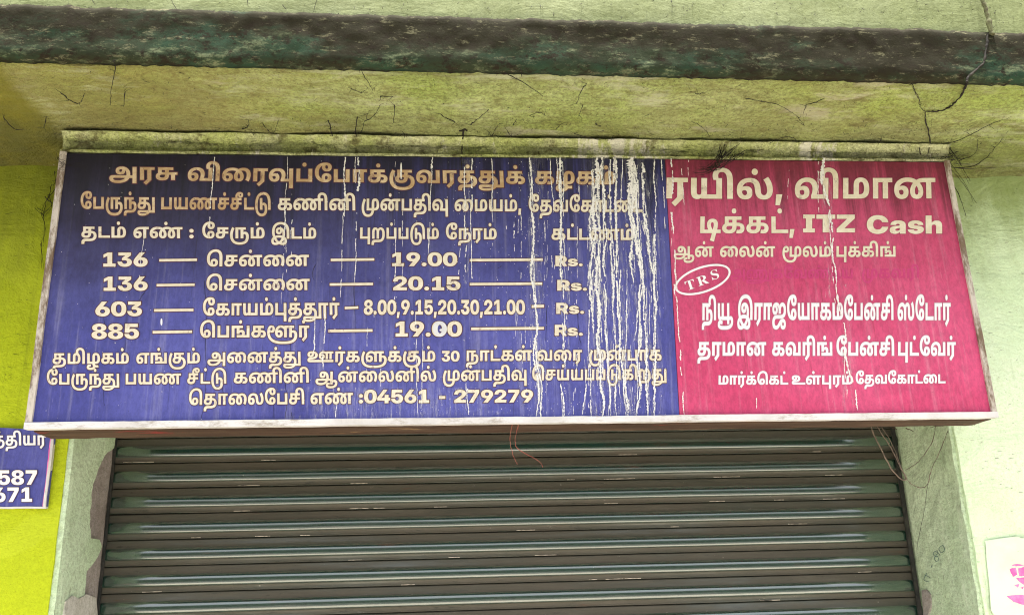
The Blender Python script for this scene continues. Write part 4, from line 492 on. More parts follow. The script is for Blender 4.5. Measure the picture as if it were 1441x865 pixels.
# ================================================================ THE SETTING
tag(panel('pavement', (-60, -3.6, 0), (60, -3.6, 0), (-60, 8, 0), (60, 8, 0), 2, 2, (0, 0, -.14), 'ground', amp=0), kind='structure')
tag(boxo('road', (-90, -12, -.34), (90, -3.6, -.12), 'asphalt'), kind='structure')
tag(panel('ground', (-900, -900, -.2), (900, -900, -.2), (-900, 900, -.2), (900, 900, -.2), 2, 2, (0, 0, -.5), 'ground', amp=0), kind='structure')
# ---- low dark shops added across the street, out of view, to darken the shutter's reflection
ob = thing('added_shop_row', (0, -13, -.2), 'low dark row of shops added across the street, out of view, for the shutter to reflect', 'building')
boxo('wall', (-34, -19, -.2), (34, -13, 2.3), 'added_terrace', ob); boxo('roof', (-34.4, -19.4, 2.303), (34.4, -12.3, 2.45), 'added_terrace', ob)
for i in range(14): boxo('door', (-32+i*4.7, -13.06, -.195), (-29.2+i*4.7, -13.003, 1.9), 'dark_metal', ob)
# ---- left wall, lime paint
lw = thing('plaster_wall', (XL-.9, 0, 0), 'lime yellow green painted plaster wall left of the shutter, carrying the small blue sign', 'wall')
panel('wall_face', (-4.2, 0, 0), (XL+.006, 0, 0), (-4.2, 0, ZS+.03), (XL+.006, 0, ZS+.03), 90, 90, (0, .42, 0), 'lime', lw, .005, 5, .003, 1)
# mortar core of the left reveal, and the green coat that has broken away from it
panel('mortar_core', (XL+.018, .41, 0), (XL+.018, .03, 0), (XL+.018, .41, 2.195), (XL+.018, .03, 2.195), 14, 80, (-.03, 0, 0), 'mortar', lw, .006, 14, 0, 2)
def coat(name, X, edge_px, mat, parent, y_front, y_back_side, th, right=False):
    """a coat of painted plaster on the reveal x=X whose inner edge is ragged; edge_px: measured break line top to bottom"""
    E = [onX(a, b, X+(-th if right else th)) for a, b in edge_px]; zt, zb = 2.2, 0
    pts = [(E[0].y, zt)]+[(e.y, e.z) for e in E]+[(E[-1].y, zb)]
    R = []
    for a, b in zip(pts, pts[1:]):
        k = max(1, int(abs(a[1]-b[1])/.012))
        for i in range(k):
            t = i/k; z = a[1]+(b[1]-a[1])*t; R.append((min(.405, a[0]+(b[0]-a[0])*t+.012*nz(z*30, 3)+.007*nz(z*90, 5)), z))
    V = []; F = []; n = len(R); s = -1 if right else 1; c = 9
    for y, z in R:
        for q in range(c+1):
            yy = y_front+(y-y_front)*q/c
            V.append((X+s*(th*(.25 if q == c else .85 if q == 0 else 1)+.003*nz(yy*12, z*12)), yy, z))
    for i in range(n-1):
        for q in range(c): F.append((i*(c+1)+q, i*(c+1)+q+1, (i+1)*(c+1)+q+1, (i+1)*(c+1)+q)[::1 if right else -1])
    m = len(V); V += [(X-s*.002, y, z) for y, z in R]+[(X-s*.002, y_front, R[0][1]), (X-s*.002, y_front, R[-1][1])]
    for i in range(n-1): F.append(((i+1)*(c+1)-1, m+i, m+i+1, (i+2)*(c+1)-1))
    F.append(tuple(m+i for i in range(n))+(m+n+1, m+n)); F.append((0, m+n, m+n+1, (n-1)*(c+1)))
    return link(name, V, F, mat, parent)
o = coat('reveal_coat', XL, [(169, 612), (166, 632), (152, 642), (141, 665), (134, 687), (131, 720), (132, 757), (146, 759), (150, 768), (141, 786), (127, 803), (124, 842), (125, 865)], 'reveal', lw, .006, .4, .028)
o['label'] = 'pale green plaster coat broken away along the shutter'
V = []; F = []
P = [onX(a, b, XL) for a, b in [(78, 846), (88, 838), (97, 842), (108, 836), (122, 841), (124, 865), (126, 900), (70, 900)]]
V = [(XL+.033, p.y, p.z) for p in P]+[(XL-.001, p.y, p.z) for p in P]; n = len(P); F = [tuple(range(n))[::-1]]+[(i, (i+1) % n, n+(i+1) % n, n+i) for i in range(n)]
link('whitewash_patch', V, F, 'whitewash', lw)
# ---- right wall, mint paint
rw = thing('plaster_wall', (XR+.9, 0, 0), 'bright pale mint painted plaster wall right of the signboard, with the torn pink poster', 'wall')
panel('wall_face', (XR-.012, 0, 0), (5, 0, 0), (XR-.012, 0, ZS+.03), (5, 0, ZS+.03), 110, 160, (0, .40, 0), 'mint', rw, .003, 4, .003, 4)
o = panel('reveal_coat', (XR-.026, .010, 0), (XR-.026, .41, 0), (XR-.026, .010, 2.2), (XR-.026, .41, 2.2), 20, 130, (.04, 0, 0), 'reveal', rw, .007, 9, .003, 8)
o['label'] = 'pale green flaking plaster side of the doorway with handwriting'
V = []; F = []
P = [onX(a, b, XR-.033) for a, b in [(1297, 830), (1303, 829), (1309, 836), (1310, 852), (1301, 880)]]
V = [(XR-.034, p.y, p.z) for p in P]+[(XR-.01, p.y, p.z) for p in P]; F = [(0, 1, 2, 3, 4)]+[(i, 5+i, 5+(i+1) % 5, (i+1) % 5) for i in range(5)]
link('mortar_patch', V, F, 'mortar', rw)
V = []; F = []
for st in [[(1304, 806), (1300, 815), (1307, 818)], [(1301, 808), (1309, 812)], [(1310, 798), (1312, 794)],
           [(1317, 783), (1313, 779), (1316, 775), (1319, 778), (1315, 784), (1317, 789), (1321, 787), (1319, 782), (1317, 783)],
           [(1318, 774), (1323, 781)], [(1324, 768), (1321, 772), (1325, 777), (1329, 773), (1327, 767), (1324, 768)]]:
    tube(V, F, [onX(a, b, XR-.0325) for a, b in st], .0010, None, 4, 0, 4)
o = link('handwriting', V, F, 'ink', rw); o['label'] = 'E - 810 written by hand in dark ink'
# lintel over the doorway, hidden behind the signboard
lt = thing('lintel', (.3, .1, 2.2), 'dark plastered lintel over the shutter opening, just under the big signboard', 'lintel')
boxo('lintel_block', (XL+.001, .004, 2.202), (XR-.001, .45, 3.0), 'mortar', lt)
bb = thing('shop_building', (.3, 4, 0), 'plain body of the shop building behind the painted front walls', 'building')
boxo('wall', (-14, .47, .001), (16, 8, 3.15), 'mortar', bb); boxo('roof', (-14, .47, 3.155), (16, 8, 3.6), 'mortar', bb)
# ---- canopy
cp = thing('concrete_canopy', (.3, YF, ZS), 'concrete canopy over the shop with mouldy dark green front edge', 'canopy')
xp = -1.29
def bandz(x, base): return base
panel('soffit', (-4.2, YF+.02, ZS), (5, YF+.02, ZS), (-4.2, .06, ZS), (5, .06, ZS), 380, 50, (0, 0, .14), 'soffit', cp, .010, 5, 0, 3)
# fascia: uneven hand-plastered band, drawn as a wavy sheet
V = []; F = []; nx = 900; nzv = 12
for i in range(nx+1):
    x = -4.2+9.2*i/nx
    z0 = ZS-.004-.004*(x-.2)*.35+.005*nz(x*14, 2)+.006*nz(x*47, 4); z1 = 3.186+.004*nz(x*3, 7)+.005*nz(x*16, 7)+.006*nz(x*52, 2)
    for j in range(nzv+1):
        t = j/nzv; z = z0+(z1-z0)*t
        V.append((x, YF-.018+.004*nz(x*9, z*14)+.003*nz(x*26, z*30, 4)+(.006 if j in (0, nzv) else 0), z))
for i in range(nx):
    for j in range(nzv):
        a = i*(nzv+1)+j; F.append((a, a+nzv+1, a+nzv+2, a+1))
n = len(V)
for i in range(nx+1): V += [(V[i*(nzv+1)][0], YF+.019, V[i*(nzv+1)][2]), (V[i*(nzv+1)][0], YF+.019, V[i*(nzv+1)+nzv][2])]
for i in range(nx):
    F.append((i*(nzv+1), n+2*i, n+2*i+2, (i+1)*(nzv+1))); F.append((i*(nzv+1)+nzv, (i+1)*(nzv+1)+nzv, n+2*i+3, n+2*i+1))
    F.append((n+2*i, n+2*i+1, n+2*i+3, n+2*i+2))
o = link('fascia', V, F, 'fascia', cp, smooth=True); o['label'] = 'front edge band with black mould over flaking dark green paint'
panel('parapet', (-4.2, YF+.003, 3.15), (5, YF+.003, 3.15), (-4.2, YF+.003, 3.75), (5, YF+.003, 3.75), 200, 20, (0, .12, 0), 'parapet', cp, .004, 5, 0, 9)
boxo('roof_slab', (-4.19, YF+.14, 3.163), (4.99, .46, 3.5), 'mortar', cp)
# crack through the fascia and the soffit
V = []; F = []
pf = [onY(a, b, YF-.0195) for a, b in [(1390, 48), (1389, 62), (1386, 80), (1383, 90), (1374, 98), (1363, 108), (1361, 116)]]
tube(V, F, pf, .0034, .0040, 5, .0016, 5)
ps = [onZ(a, b, ZS-.010) for a, b in [(1361, 117), (1358, 124), (1350, 138), (1340, 148), (1328, 155), (1315, 157), (1303, 157)]]
tube(V, F, ps, .0036, .0020, 5, .0016, 5)
tube(V, F, [onZ(a, b, ZS-.010) for a, b in [(1302, 158), (1303, 172), (1307, 186), (1309, 200), (1308, 222)]], .0022, .0022, 5, .002, 5)
tube(V, F, [onZ(a, b, ZS-.010) for a, b in [(1302, 157), (1295, 150), (1293, 140), (1286, 128), (1283, 118)]], .0016, .0006, 5, .002, 5)
o = link('crack', V, F, 'strand', cp); o['label'] = 'dark crack running through fascia and underside at the right'
# ---- plaster beam above the sign
bm = thing('plaster_beam', (.3, -.26, 2.945), 'narrow rough yellowish green plaster ledge between canopy underside and signboard top', 'beam')
panel('beam_face', (-1.262, -.262, 2.938), (1.86, -.262, 2.95), (-1.262, -.262, ZS+.02), (1.86, -.262, ZS+.02), 300, 10, (0, .25, 0), 'beam', bm, .016, 14, .003, 5)
V = []; F = []; n = 240; c_ = 6      # hand-run cove between ledge and underside
for i in range(n+1):
    x = -1.262+3.122*i/n; r = .024+.009*nz(x*5, 3)+.005*nz(x*23, 8)
    for q in range(c_+1):
        a = math.pi/2*q/c_; k = 1+.10*math.sin(2*a)
        V.append((x, -.276-r+r*k*math.sin(a)+.002*nz(x*40, q), ZS-.014-r+r*(1-math.cos(a)) if 0 else ZS-.012-r*(1-k*math.cos(a))))
for i in range(n):
    for q in range(c_): a = i*(c_+1)+q; F.append((a, a+1, a+c_+2, a+c_+1))
m_ = len(V); V += [(V[i*(c_+1)][0], -.25, ZS+.01) for i in range(n+1)]
for i in range(n): F += [(m_+i, m_+i+1, (i+1)*(c_+1), i*(c_+1)), (i*(c_+1)+c_, (i+1)*(c_+1)+c_, m_+i+1, m_+i)]
F += [tuple(range(c_+1))[::-1]+(m_,), tuple(n*(c_+1)+q for q in range(c_+1))+(m_+n,)]
link('cove', V, F, 'beam', bm, smooth=True)
# ================================================================ THE SIGNBOARD
C = dict(tl=(88, 213), tr=(1333, 226), br=(1401, 587), bl=(38, 603))
sb = thing('signboard', (.3, YS, 2.01), 'long blue and pink painted signboard with Tamil bus timings above the shutter', 'signboard')
TL, TR, BR, BL = (onY(*C[k], YS) for k in ('tl', 'tr', 'br', 'bl'))
def onS(u, v):   # point of the sign face, u,v in 0..1
    return (BL*(1-u)+BR*u)*(1-v)+(TL*(1-u)+TR*u)*v
ub = (onY(956, 590, YS).x-BL.x)/(BR.x-BL.x); ut = (onY(935, 219, YS).x-TL.x)/(TR.x-TL.x)
def face(name, q, mat, dy, dep, parent, nu=80, nv=24, amp=.0012, edge=0, seed=0):
    a, b, c, d = [Vector(p)+Vector((0, dy, 0)) for p in q]
    return panel(name, a, b, c, d, nu, nv, (0, dep, 0), mat, parent, amp, 4, edge, seed)
def smp(ub_, ut_, v): u = ub_+(ut_-ub_)*v; return onS(u, v)
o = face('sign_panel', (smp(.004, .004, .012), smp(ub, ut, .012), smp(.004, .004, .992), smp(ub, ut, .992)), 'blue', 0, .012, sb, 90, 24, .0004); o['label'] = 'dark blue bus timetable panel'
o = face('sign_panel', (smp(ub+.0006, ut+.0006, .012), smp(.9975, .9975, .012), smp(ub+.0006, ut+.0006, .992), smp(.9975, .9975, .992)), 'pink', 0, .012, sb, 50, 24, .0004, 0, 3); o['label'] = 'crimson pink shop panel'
o = face('sign_frame', (onS(-.002, -.002), onS(1.0015, -.002), onS(-.002, .020), onS(1.0015, .019)), 'white_frame', -.010, .03, sb, 160, 2, .0014, .0012, 1); o['label'] = 'white bottom rail'
o = face('sign_frame', (onS(-.0015, .0205), onS(.0048, .0205), onS(-.0015, .996), onS(.0048, .996)), 'dirty_frame', -.009, .03, sb, 2, 60, .0014, .0012, 2); o['label'] = 'dirty left rail'
o = face('sign_frame', (onS(.9955, .0195), onS(1.0012, .0195), onS(.9955, .996), onS(1.0012, .996)), 'dirty_frame', -.009, .03, sb, 2, 60, .0014, .0008, 3); o['label'] = 'grey right rail'
o = face('sign_frame', (onS(-.003, .9965), onS(1.003, .9965), onS(-.003, 1.004), onS(1.003, 1.004)), 'beam', -.003, .02, sb, 160, 2, .003, .004, 4); o['label'] = 'plaster spattered top rail'
# wooden box behind the face
x0, x1 = BL.x, BR.x
panel('bottom_board', (x0+.012, YS+.022, 2.006), (x1-.004, YS+.022, 2.006), (x0+.012, -.135, 2.000), (x1-.004, -.15, 2.002), 120, 6, (0, 0, .02), 'board', sb, .003, 9, .003, 5)
boxo('side_board', (x0+.006, YS+.022, 2.036), (x0+.026, -.03, 2.936), 'board', sb)
boxo('side_board', (x1-.026, YS+.022, 2.036), (x1-.006, -.03, 2.936), 'board', sb)
for k in range(10):      # splinters hanging from the right end of the board
    p = onZ(RND.uniform(1190, 1380), RND.uniform(592, 603), 2.012); q = p+Vector((RND.uniform(-.05, .05), RND.uniform(-.01, .01), RND.uniform(-.012, -.002)))
    V = []; F = []; tube(V, F, [p, (p+q)/2+Vector((0, 0, .002)), q], .002, .0005, 4, .001, 3); link('splinter', V, F, 'board', sb)
# dashes and words; every entry: words, ink from x, to x, baseline left, right, letter height
WORDS = [
 ('gold', [("அரசு",154,250,253,254,18), ("விரைவுப்போக்குவரத்துக்",264,739,254.5,259,18), ("கழகம்",753,866,259.3,259.8,18)]),
 ('gold', [("பேருந்து",113.6,218,294,294.5,16.5), ("பயணச்சீட்டு",227,381,294.7,295.5,16.5)]),
 ('cream', [("கணினி",391,500,295.7,296.4,16.5), ("முன்பதிவு",509,630.4,296.4,297,16.5), ("மையம்,",639.6,733.6,297.2,297.8,16.5), ("தேவகோட்டை",743.6,904,298,298.6,16.5)]),
 ('cream', [("தடம்",114.8,177.5,334.6,334.9,15.5), ("எண்",187.9,257,335,335.3,15.5), (":",266.5,272.7,335.4,335.4,19), ("சேரும்",284.7,372.6,335.4,335.8,15.5), ("இடம்",381.9,445.2,336,336.2,15.5),
   ("புறப்படும்",506.7,617.7,336,336.6,15.5), ("நேரம்",627.4,699,336.8,337,15.5), ("கட்டணம்",776,892,337.5,338,15.5)]),
 ('cream', [("136",145.5,208,375.3,375.3,19.9), ("சென்னை",291.2,435,375,374.4,15.8), ("19.00",551.8,643.6,374.6,374.6,19.2), ("Rs.",781.5,820,374.6,374.6,14.5)]),
 ('cream', [("136",146,208,409.3,409,19.9), ("சென்னை",290.5,436,408.9,408.2,15.8), ("20.15",553,648,408.5,408.5,19.4), ("Rs.",784,826,409,409,15)]),
 ('cream', [("603",134.3,200,445,444.7,20.5), ("கோயம்புத்தூர்",285.5,478,444,443,17), ("8.00,9.15,20.30,21.00",511.8,739,442.8,442.4,20.5), ("Rs.",782.7,822,441.6,441.4,15.4)]),
 ('cream', [("885",129,196,477,476.7,21.3), ("பெங்களூர்",281.6,435.5,475,474.4,16.5), ("19.00",556.6,650.3,473.6,473.4,21.3), ("Rs.",780.6,820,472.4,472.2,15.4)]),
 ('cream', [("தமிழகம்",74.2,181.7,512,511.6,15), ("எங்கும்",192,281.6,511.5,511,15), ("அனைத்து",292,423.2,510.8,509.8,15), ("ஊர்களுக்கும்",432.5,612.8,509.5,508.6,15), ("30",621.4,646.8,508.6,508.5,15),
   ("நாட்கள்",655.7,748.7,508,507.4,15), ("வரை",755.6,819,507.5,507.3,15), ("முன்பாக",829,931,507.2,507,15)]),
 ('cream', [("பேருந்து",66,168,541,540.6,15), ("பயண",177,255,540.6,540.3,15), ("சீட்டு",263.6,318.6,540,539.6,15), ("கணினி",329,434.8,539.2,538.2,15), ("ஆன்லைனில்",444,614,537.8,536.2,15),
   ("முன்பதிவு",623.2,741,535.9,535.2,15), ("செய்யப்படுகிறது",748.7,937.8,535,534,15)]),
 ('cream', [("தொலைபேசி",266,428.3,569.6,568.4,15.6), ("எண்",437,496.8,568.4,568,15.6), (":04561",504.9,604,567.2,566.8,18.8), ("-",618,626.7,566.6,566.6,20), ("279279",639,750.3,566.4,566,18)]),
]
# letters are parts of the sign, one line of words at a time
def line_of_words(parent, mat, edge, ew, items, Y=YS, lift=.0014, label=None):
    A = []
    for it in items: A.append(lettering('painted_word', *it, Y, parent, mat, edge, ew, lift))
    return A
for mat, items in WORDS: line_of_words(sb, mat, 'letter_edge', 38, items)
line_of_words(sb, 'cream', 'pink_edge', 10, [("ரயில்,",937.4,1100.8,279.5,280.6,29), ("விமான",1118,1316.6,280,279.5,29), ("டிக்கட்,",985,1118,328.3,328.1,23.5), ("ITZ",1129.7,1203,327.3,327.3,25), ("Cash",1219.3,1325.6,329,329,25.6),
   ("ஆன்",948,1004,361.6,361.6,15), ("லைன்",1013,1090.6,361.6,361.6,15), ("மூலம்",1100.8,1169.5,361.6,361.6,15), ("புக்கிங்",1176.7,1260,361.6,361.4,15)])
line_of_words(sb, 'letter_white', 'grey_edge', 22, [("நியூ",987.6,1031.4,450.4,450.2,23.5), ("இராஜயோகம்",1037.5,1186.5,450,449.8,23.5), ("பேன்சி",1187.5,1257,450,450,23.5), ("ஸ்டோர்",1262.7,1337.6,450.4,450.4,24),
   ("தரமான",981.5,1078,500.3,500.3,19), ("கவரிங்",1086.3,1171,500.3,500.3,19), ("பேன்சி",1176.7,1258,500.3,500.3,19), ("புட்வேர்",1263.5,1344.8,500.3,500.3,19),
   ("மார்க்கெட்",1011,1109,540.8,540.8,12.6), ("உள்புரம்",1114,1200,540.8,540.4,12.6), ("தேவகோட்டை",1203.8,1330.3,540,539,12.6)])
for a in (lettering('faded_word', "அணுகவேண்டிய", 1028, 1200, 392, 391.6, 13, YS, sb, 'ghost', None, 0, .0009), lettering('faded_word', "முகவரி", 1213, 1293, 391.4, 391, 13, YS, sb, 'ghost', None, 0, .0009)):
    a['label'] = 'painted over words, barely darker than the pink'
# dashes
DASH = [(224.2,277.3,366,3.4), (465.5,526.8,365.5,3.4), (661,763.7,365.8,3.4), (220.5,274,401,3.4), (464,525,400,3.4), (661,763,399.5,3.4), (217,272.4,436.4,3.6), (485.2,504.2,433,3.4), (748.2,765.5,431,4),
        (215,270.5,467,3.6), (462,524.3,465.3,3.6), (663,765.5,462.2,3.6)]
for a, b, y, h in DASH:
    for g, mt, yy in ((0, 'cream', -.0016), (1, 'letter_edge', -.0010)):
        q = [onY(a-g, y+h/2+g+.4, YS), onY(b+g, y+h/2+g-.4, YS), onY(b+g, y-h/2-g-.4, YS), onY(a-g, y-h/2-g+.4, YS)]
        V = [p+Vector((0, yy, 0)) for p in q]+[p+Vector((0, -.0002, 0)) for p in q]
        o = link('painted_dash' if not g else 'letter_outline', V, [(0, 1, 2, 3), (0, 4, 5, 1), (1, 5, 6, 2), (2, 6, 7, 3), (3, 7, 4, 0)], mt, sb if not g else dash)
        if not g: dash = o
# the hand-patched zero of the last departure, and two chalk flecks
def blob(name, cx, cy, rx, ry, mat, parent, lift=.0024, n=26, hole=None):
    V = []; F = []
    for i in range(n):
        a = 2*math.pi*i/n; V.append(onY(cx+rx*math.cos(a), cy+ry*math.sin(a), YS)+Vector((0, -lift, 0)))
    if hole is None: F.append(tuple(range(n))[::-1])
    else:
        for i in range(n):
            a = 2*math.pi*i/n; V.append(onY(cx+hole[0]*math.cos(a), cy+hole[1]*math.sin(a), YS)+Vector((0, -lift, 0)))
        F += [(i, n+i, n+(i+1) % n, (i+1) % n) for i in range(n)]
    return link(name, V, F, mat, parent)
o = blob('patched_zero', 619, 463, 10, 11, 'patch_white', sb, .0024, 28, (3.2, 6)); o['label'] = 'zero painted over in brighter white'
blob('patch_stroke', 622, 464.5, 3.6, 1.9, 'patch_white', o, .0027)
blob('chalk_fleck', 227.5, 453, 1.4, 5, 'letter_white', sb); blob('chalk_fleck', 564.5, 241, 1.3, 12, 'lime_drip', sb)
# TRS emblem
def ring(cx, cy, a, b, th, rot, mat, parent):
    V = []; F = []; n = 64; cr, sr = math.cos(rot), math.sin(rot)
    for k in range(2):
        A, B = (a, b) if k == 0 else (a-th, b-th)
        for i in range(n):
            t = 2*math.pi*i/n; x, y = A*math.cos(t), B*math.sin(t); V.append(onY(cx+x*cr-y*sr, cy+x*sr+y*cr, YS)+Vector((0, -.0022, 0)))
    F = [(i, n+i, n+(i+1) % n, (i+1) % n) for i in range(n)]
    return link('emblem_ring', V, F, mat, parent)
em = ring(988.7, 393.6, 41, 18.5, 3, -.33, 'letter_white', sb); em['label'] = 'tilted white oval with the letters TRS'
for ch, cx, cy, sz in (('𝐓', 971, 401, 13), ('𝐑', 988.5, 394.5, 13), ('𝐒', 1005.5, 386.5, 13)):
    v, f = gtri(ch); c0 = onY(cx, cy, YS); ex = (onY(cx+math.cos(-.33), cy+math.sin(-.33), YS)-c0); ez = (onY(cx+math.sin(-.33), cy-math.cos(-.33), YS)-c0)
    mx = (min(p[0] for p in v)+max(p[0] for p in v))/2
    link('emblem_letter', [c0+ex*((p[0]-mx)*sz*1.2/690)+ez*((p[1]-340)*sz/690)+Vector((0, -.0023, 0)) for p in v], f, 'letter_white', em)
# ---- lime water that ran down over the boards from the canopy
V = []; F = []; DI = [0]
def drip(x0, y0, y1, w, x1=None, rough=.5, gap=.15, Yp=YS):
    w *= 1.2
    rng = RND; x1 = x0 if x1 is None else x1; DI[0] += 1; dz = .0026+DI[0]*.00002; x = 0; n = max(4, int((y1-y0)/1.5)); prev = None; sd = rng.uniform(0, 99)
    for i in range(n+1):
        t = i/n; y = y0+(y1-y0)*t; cx = x0+(x1-x0)*t+2.2*nz(t*n*.035, sd)*min(3, w)+.6*nz(t*n*.2, sd+5)
        env = w*(.55+.9*abs(nz(t*n*.05, sd+9)))*(1 if t < .9 else (1-t)/.1+.2); nn = nz(t*n*.11, sd+20)
        live = nn > -.5+gap*1.0*(.4+t)
        l = cx-env*.5*(1+rough*rng.uniform(-1, 1)); r = cx+env*.5*(1+rough*rng.uniform(-1, 1))
        if live:
            a = onY(l, y, Yp)+Vector((0, -dz, 0)); b = onY(r, y, Yp)+Vector((0, -dz, 0)); k = len(V); V.extend([a, b])
            if prev is not None: F.append((prev, k, k+1, prev+1))
            prev = k
        else: prev = None
MAIN = [(745,222,300,2.2,749),(749,300,590,3.2,757),(754,480,590,2.4,763),(789,222,400,3.6,791),(791,400,520,1.8,796),(790,540,588,2.2,792),(775,224,300,1.4,777),(783,222,260,2,783),
        (836,205,330,6.5,838),(833,240,420,2.6,829),(838,330,590,4.2,847),(841,250,470,2.4,845),(847,220,400,3,852),(850,400,588,2.4,858),(858,225,440,2.4,862),(862,330,588,2,868),(866,220,400,3.2,868),(868,395,590,3,882),
        (872,380,560,1.8,872),(886,205,300,9,890),(884,260,400,3,892),(888,300,400,4,905),(893,222,420,3.4,903),(902,230,330,3,908),(905,300,400,3.4,921),(900,400,590,3,898),(908,400,588,2.4,912),
        (919,225,330,1.8,923),(921,330,588,3,921),(905,380,480,1.6,893),(828,370,590,1.8,830),(835,380,470,2.4,833),(824,540,588,1.8,821),(863,222,260,3,862),(876,222,300,1.4,874),(882,420,588,1.4,880)]
for d_ in MAIN:
    a, y0, y1, w_, b = d_; y0 = max(y0, 222)
    drip(a, y0, y1, w_*.8, b, .9, .04)
    if w_ > 2:
        for q in range(3): drip(a+RND.uniform(-.8, .8)*w_, y0+RND.uniform(0, 20), y1-RND.uniform(0, 30), w_*RND.uniform(.15, .35), b+RND.uniform(-.8, .8)*w_, .95, .35)
THIN = [(405,222,430,.9,396),(486,222,310,1.6,484),(484,300,420,.9,480),(505,222,300,2.2,502),(502,300,400,1.1,498),(500,222,260,1,500),(607,222,240,2.4,607),(607,240,360,.9,604),
        (654,236,400,1.5,657),(664,224,290,1.8,664),(663,290,400,1.1,664),(692,224,350,.9,694),(303,222,330,1.2,294),
        (444,440,500,1.2,441),(457,440,520,1.6,456),(205,320,400,.8,195),(656,540,588,1.3,658),(728,430,470,.7,726),(585,440,590,.7,588),(596,470,590,.7,593),(475,560,588,1,472),(790,455,500,1.6,796),(944,224,420,1.6,950),
        (950,380,590,1.5,962),(960,226,290,1,962),(968,226,250,.8,969),(1110,240,290,.8,1108),(1158,223,262,4.5,1158),(1158,262,300,2.4,1168),(1168,296,400,2,1176),(1176,400,480,1.9,1188),(1188,480,577,2,1203),(1150,222,300,1,1153),(1186,480,560,1,1190),
        (1165,300,400,1,1172),(1170,390,440,1,1176),(1064,560,575,1,1064),(930,225,330,1,936)]
for d_ in THIN: drip(*d_, rough=.8, gap=.25)
for k in range(60):      # faint runs, densest where the water came down
    x = RND.choice([RND.gauss(850, 55), RND.gauss(760, 70), RND.uniform(400, 930)]); y = RND.uniform(225, 520)
    if 100 < x < 945: drip(x, y, min(588, y+RND.uniform(25, 150)), RND.uniform(.4, .9), x+RND.uniform(-3, 4), .9, .6)
for k in range(900):      # spatter
    x = RND.choice([RND.gauss(860, 45), RND.gauss(755, 16), RND.gauss(660, 60), RND.uniform(60, 945)]); y = 590-365*RND.random()**1.2
    if 60 < x < 945:
        s_ = RND.uniform(.3, .9); h_ = s_*RND.uniform(.8, 2.6); k0 = len(V); dy = Vector((0, -.0052-RND.random()*.0003, 0))
        V.extend([onY(x-s_*.5, y, YS)+dy, onY(x, y+h_*.6, YS)+dy, onY(x+s_*.5, y, YS)+dy, onY(x, y-h_*.6, YS)+dy]); F.append((k0, k0+1, k0+2, k0+3))
o = link('lime_runs', V, F, 'lime_drip', sb); o['kind'] = 'stuff'; o['label'] = 'white lime runs and spatter down the board'
V = []; F = []
for cx, wd, y0, y1 in ((842, 34, 222, 590), (892, 40, 222, 590), (752, 22, 222, 592), (790, 12, 222, 590), (915, 22, 240, 590), (656, 12, 224, 400), (1163, 14, 226, 420), (1190, 14, 400, 578), (865, 60, 400, 590), (560, 260, 545, 590)):
    DI[0] += 1; k0 = len(V); n = 30
    for i in range(n+1):
        t = i/n; y = y0+(y1-y0)*t; a = wd*.5*(1+.5*nz(t*7, cx)); b = wd*.5*(1+.5*nz(t*7, cx+40)); c_ = cx+.02*(y-y0)
        V += [onY(c_-a, y, YS)+Vector((0, -.00205-(DI[0] % 12)*.00002, 0)), onY(c_+b, y, YS)+Vector((0, -.00205-(DI[0] % 12)*.00002, 0))]
        if i: F.append((k0+2*i-2, k0+2*i, k0+2*i+1, k0+2*i-1))
o = link('lime_film', V, F, 'lime_film', sb); o['kind'] = 'stuff'; o['label'] = 'thin crumbling lime residue around the runs'
# dark cracks in the blue paint
V = []; F = []
for pts in [[(288,395),(289,420),(291,450),(289,480),(290,520),(288,560),(283,590)], [(205,408),(200,416),(195,424)], [(498,395),(499,430),(500,470)], [(445,370),(440,384),(442,395)], [(700,378),(706,374)],
            [(402,540),(403,570),(401,590)], [(384,560),(386,590)], [(410,580),(412,592)], [(146,445),(148,460)], [(145,545),(147,570)], [(313,545),(315,565)], [(410,470),(408,500),(407,540)], [(812,430),(815,470),(818,485)], [(770,430),(768,480)]]:
    tube(V, F, [onY(a, b, YS-.0005) for a, b in pts], .0008, .0005, 4, .0012, 5)
o = link('paint_cracks', V, F, 'strand', sb); o['kind'] = 'stuff'
# ================================================================ SMALL SIGN
ss = thing('wall_sign', onY(30, 714, 0), 'small blue Tamil sign with numbers 587 and 671, cut off at the left edge', 'sign')
q = [onY(-70, 715, 0), onY(68, 714, 0), onY(-66, 599, 0), onY(80, 606, 0)]
panel('sign_panel', *[p+Vector((0, -.014, 0)) for p in q], 24, 10, (0, .012, 0), 'blue', ss, .0006, 5, 0, 1)
def strip(name, a, b, wd, mat, parent, yy=-.018, seed=0):
    A, B = onY(*a, 0), onY(*b, 0); t = (B-A).normalized(); n = Vector((-t.z, 0, t.x))*wd
    return panel(name, A+Vector((0, yy, 0)), B+Vector((0, yy, 0)), A+n+Vector((0, yy, 0)), B+n+Vector((0, yy, 0)), 30, 2, (0, .016, 0), mat, parent, .001, 20, .0016, seed)
strip('sign_frame', (-70, 716), (68, 715), .006, 'white_frame', ss); strip('sign_frame', (67.5, 714), (80, 606), .008, 'white_frame', ss, -.0185, 4)
strip('sign_frame', (64.5, 712), (76, 611), .0035, 'paper_pink', ss, -.0165, 2)['label'] = 'worn red inner border'
for it in [("த்தியர்",-10,65,626.5,626,14), ("587",-3,52.5,681.8,681.6,20.5), ("671",-9,45.5,706,705.6,20.5)]:
    lettering('painted_word', *it, -.0155, ss, 'letter_white', 'letter_edge', 26, .0014)
# ================================================================ ROLLER SHUTTER
sh = thing('roller_shutter', ((XL+XR)/2, YR, 0), 'dusty dark green closed roller shutter of horizontal steel slats under the signboard', 'shutter')
PITCH_S = .0937; Z_H = 1.470
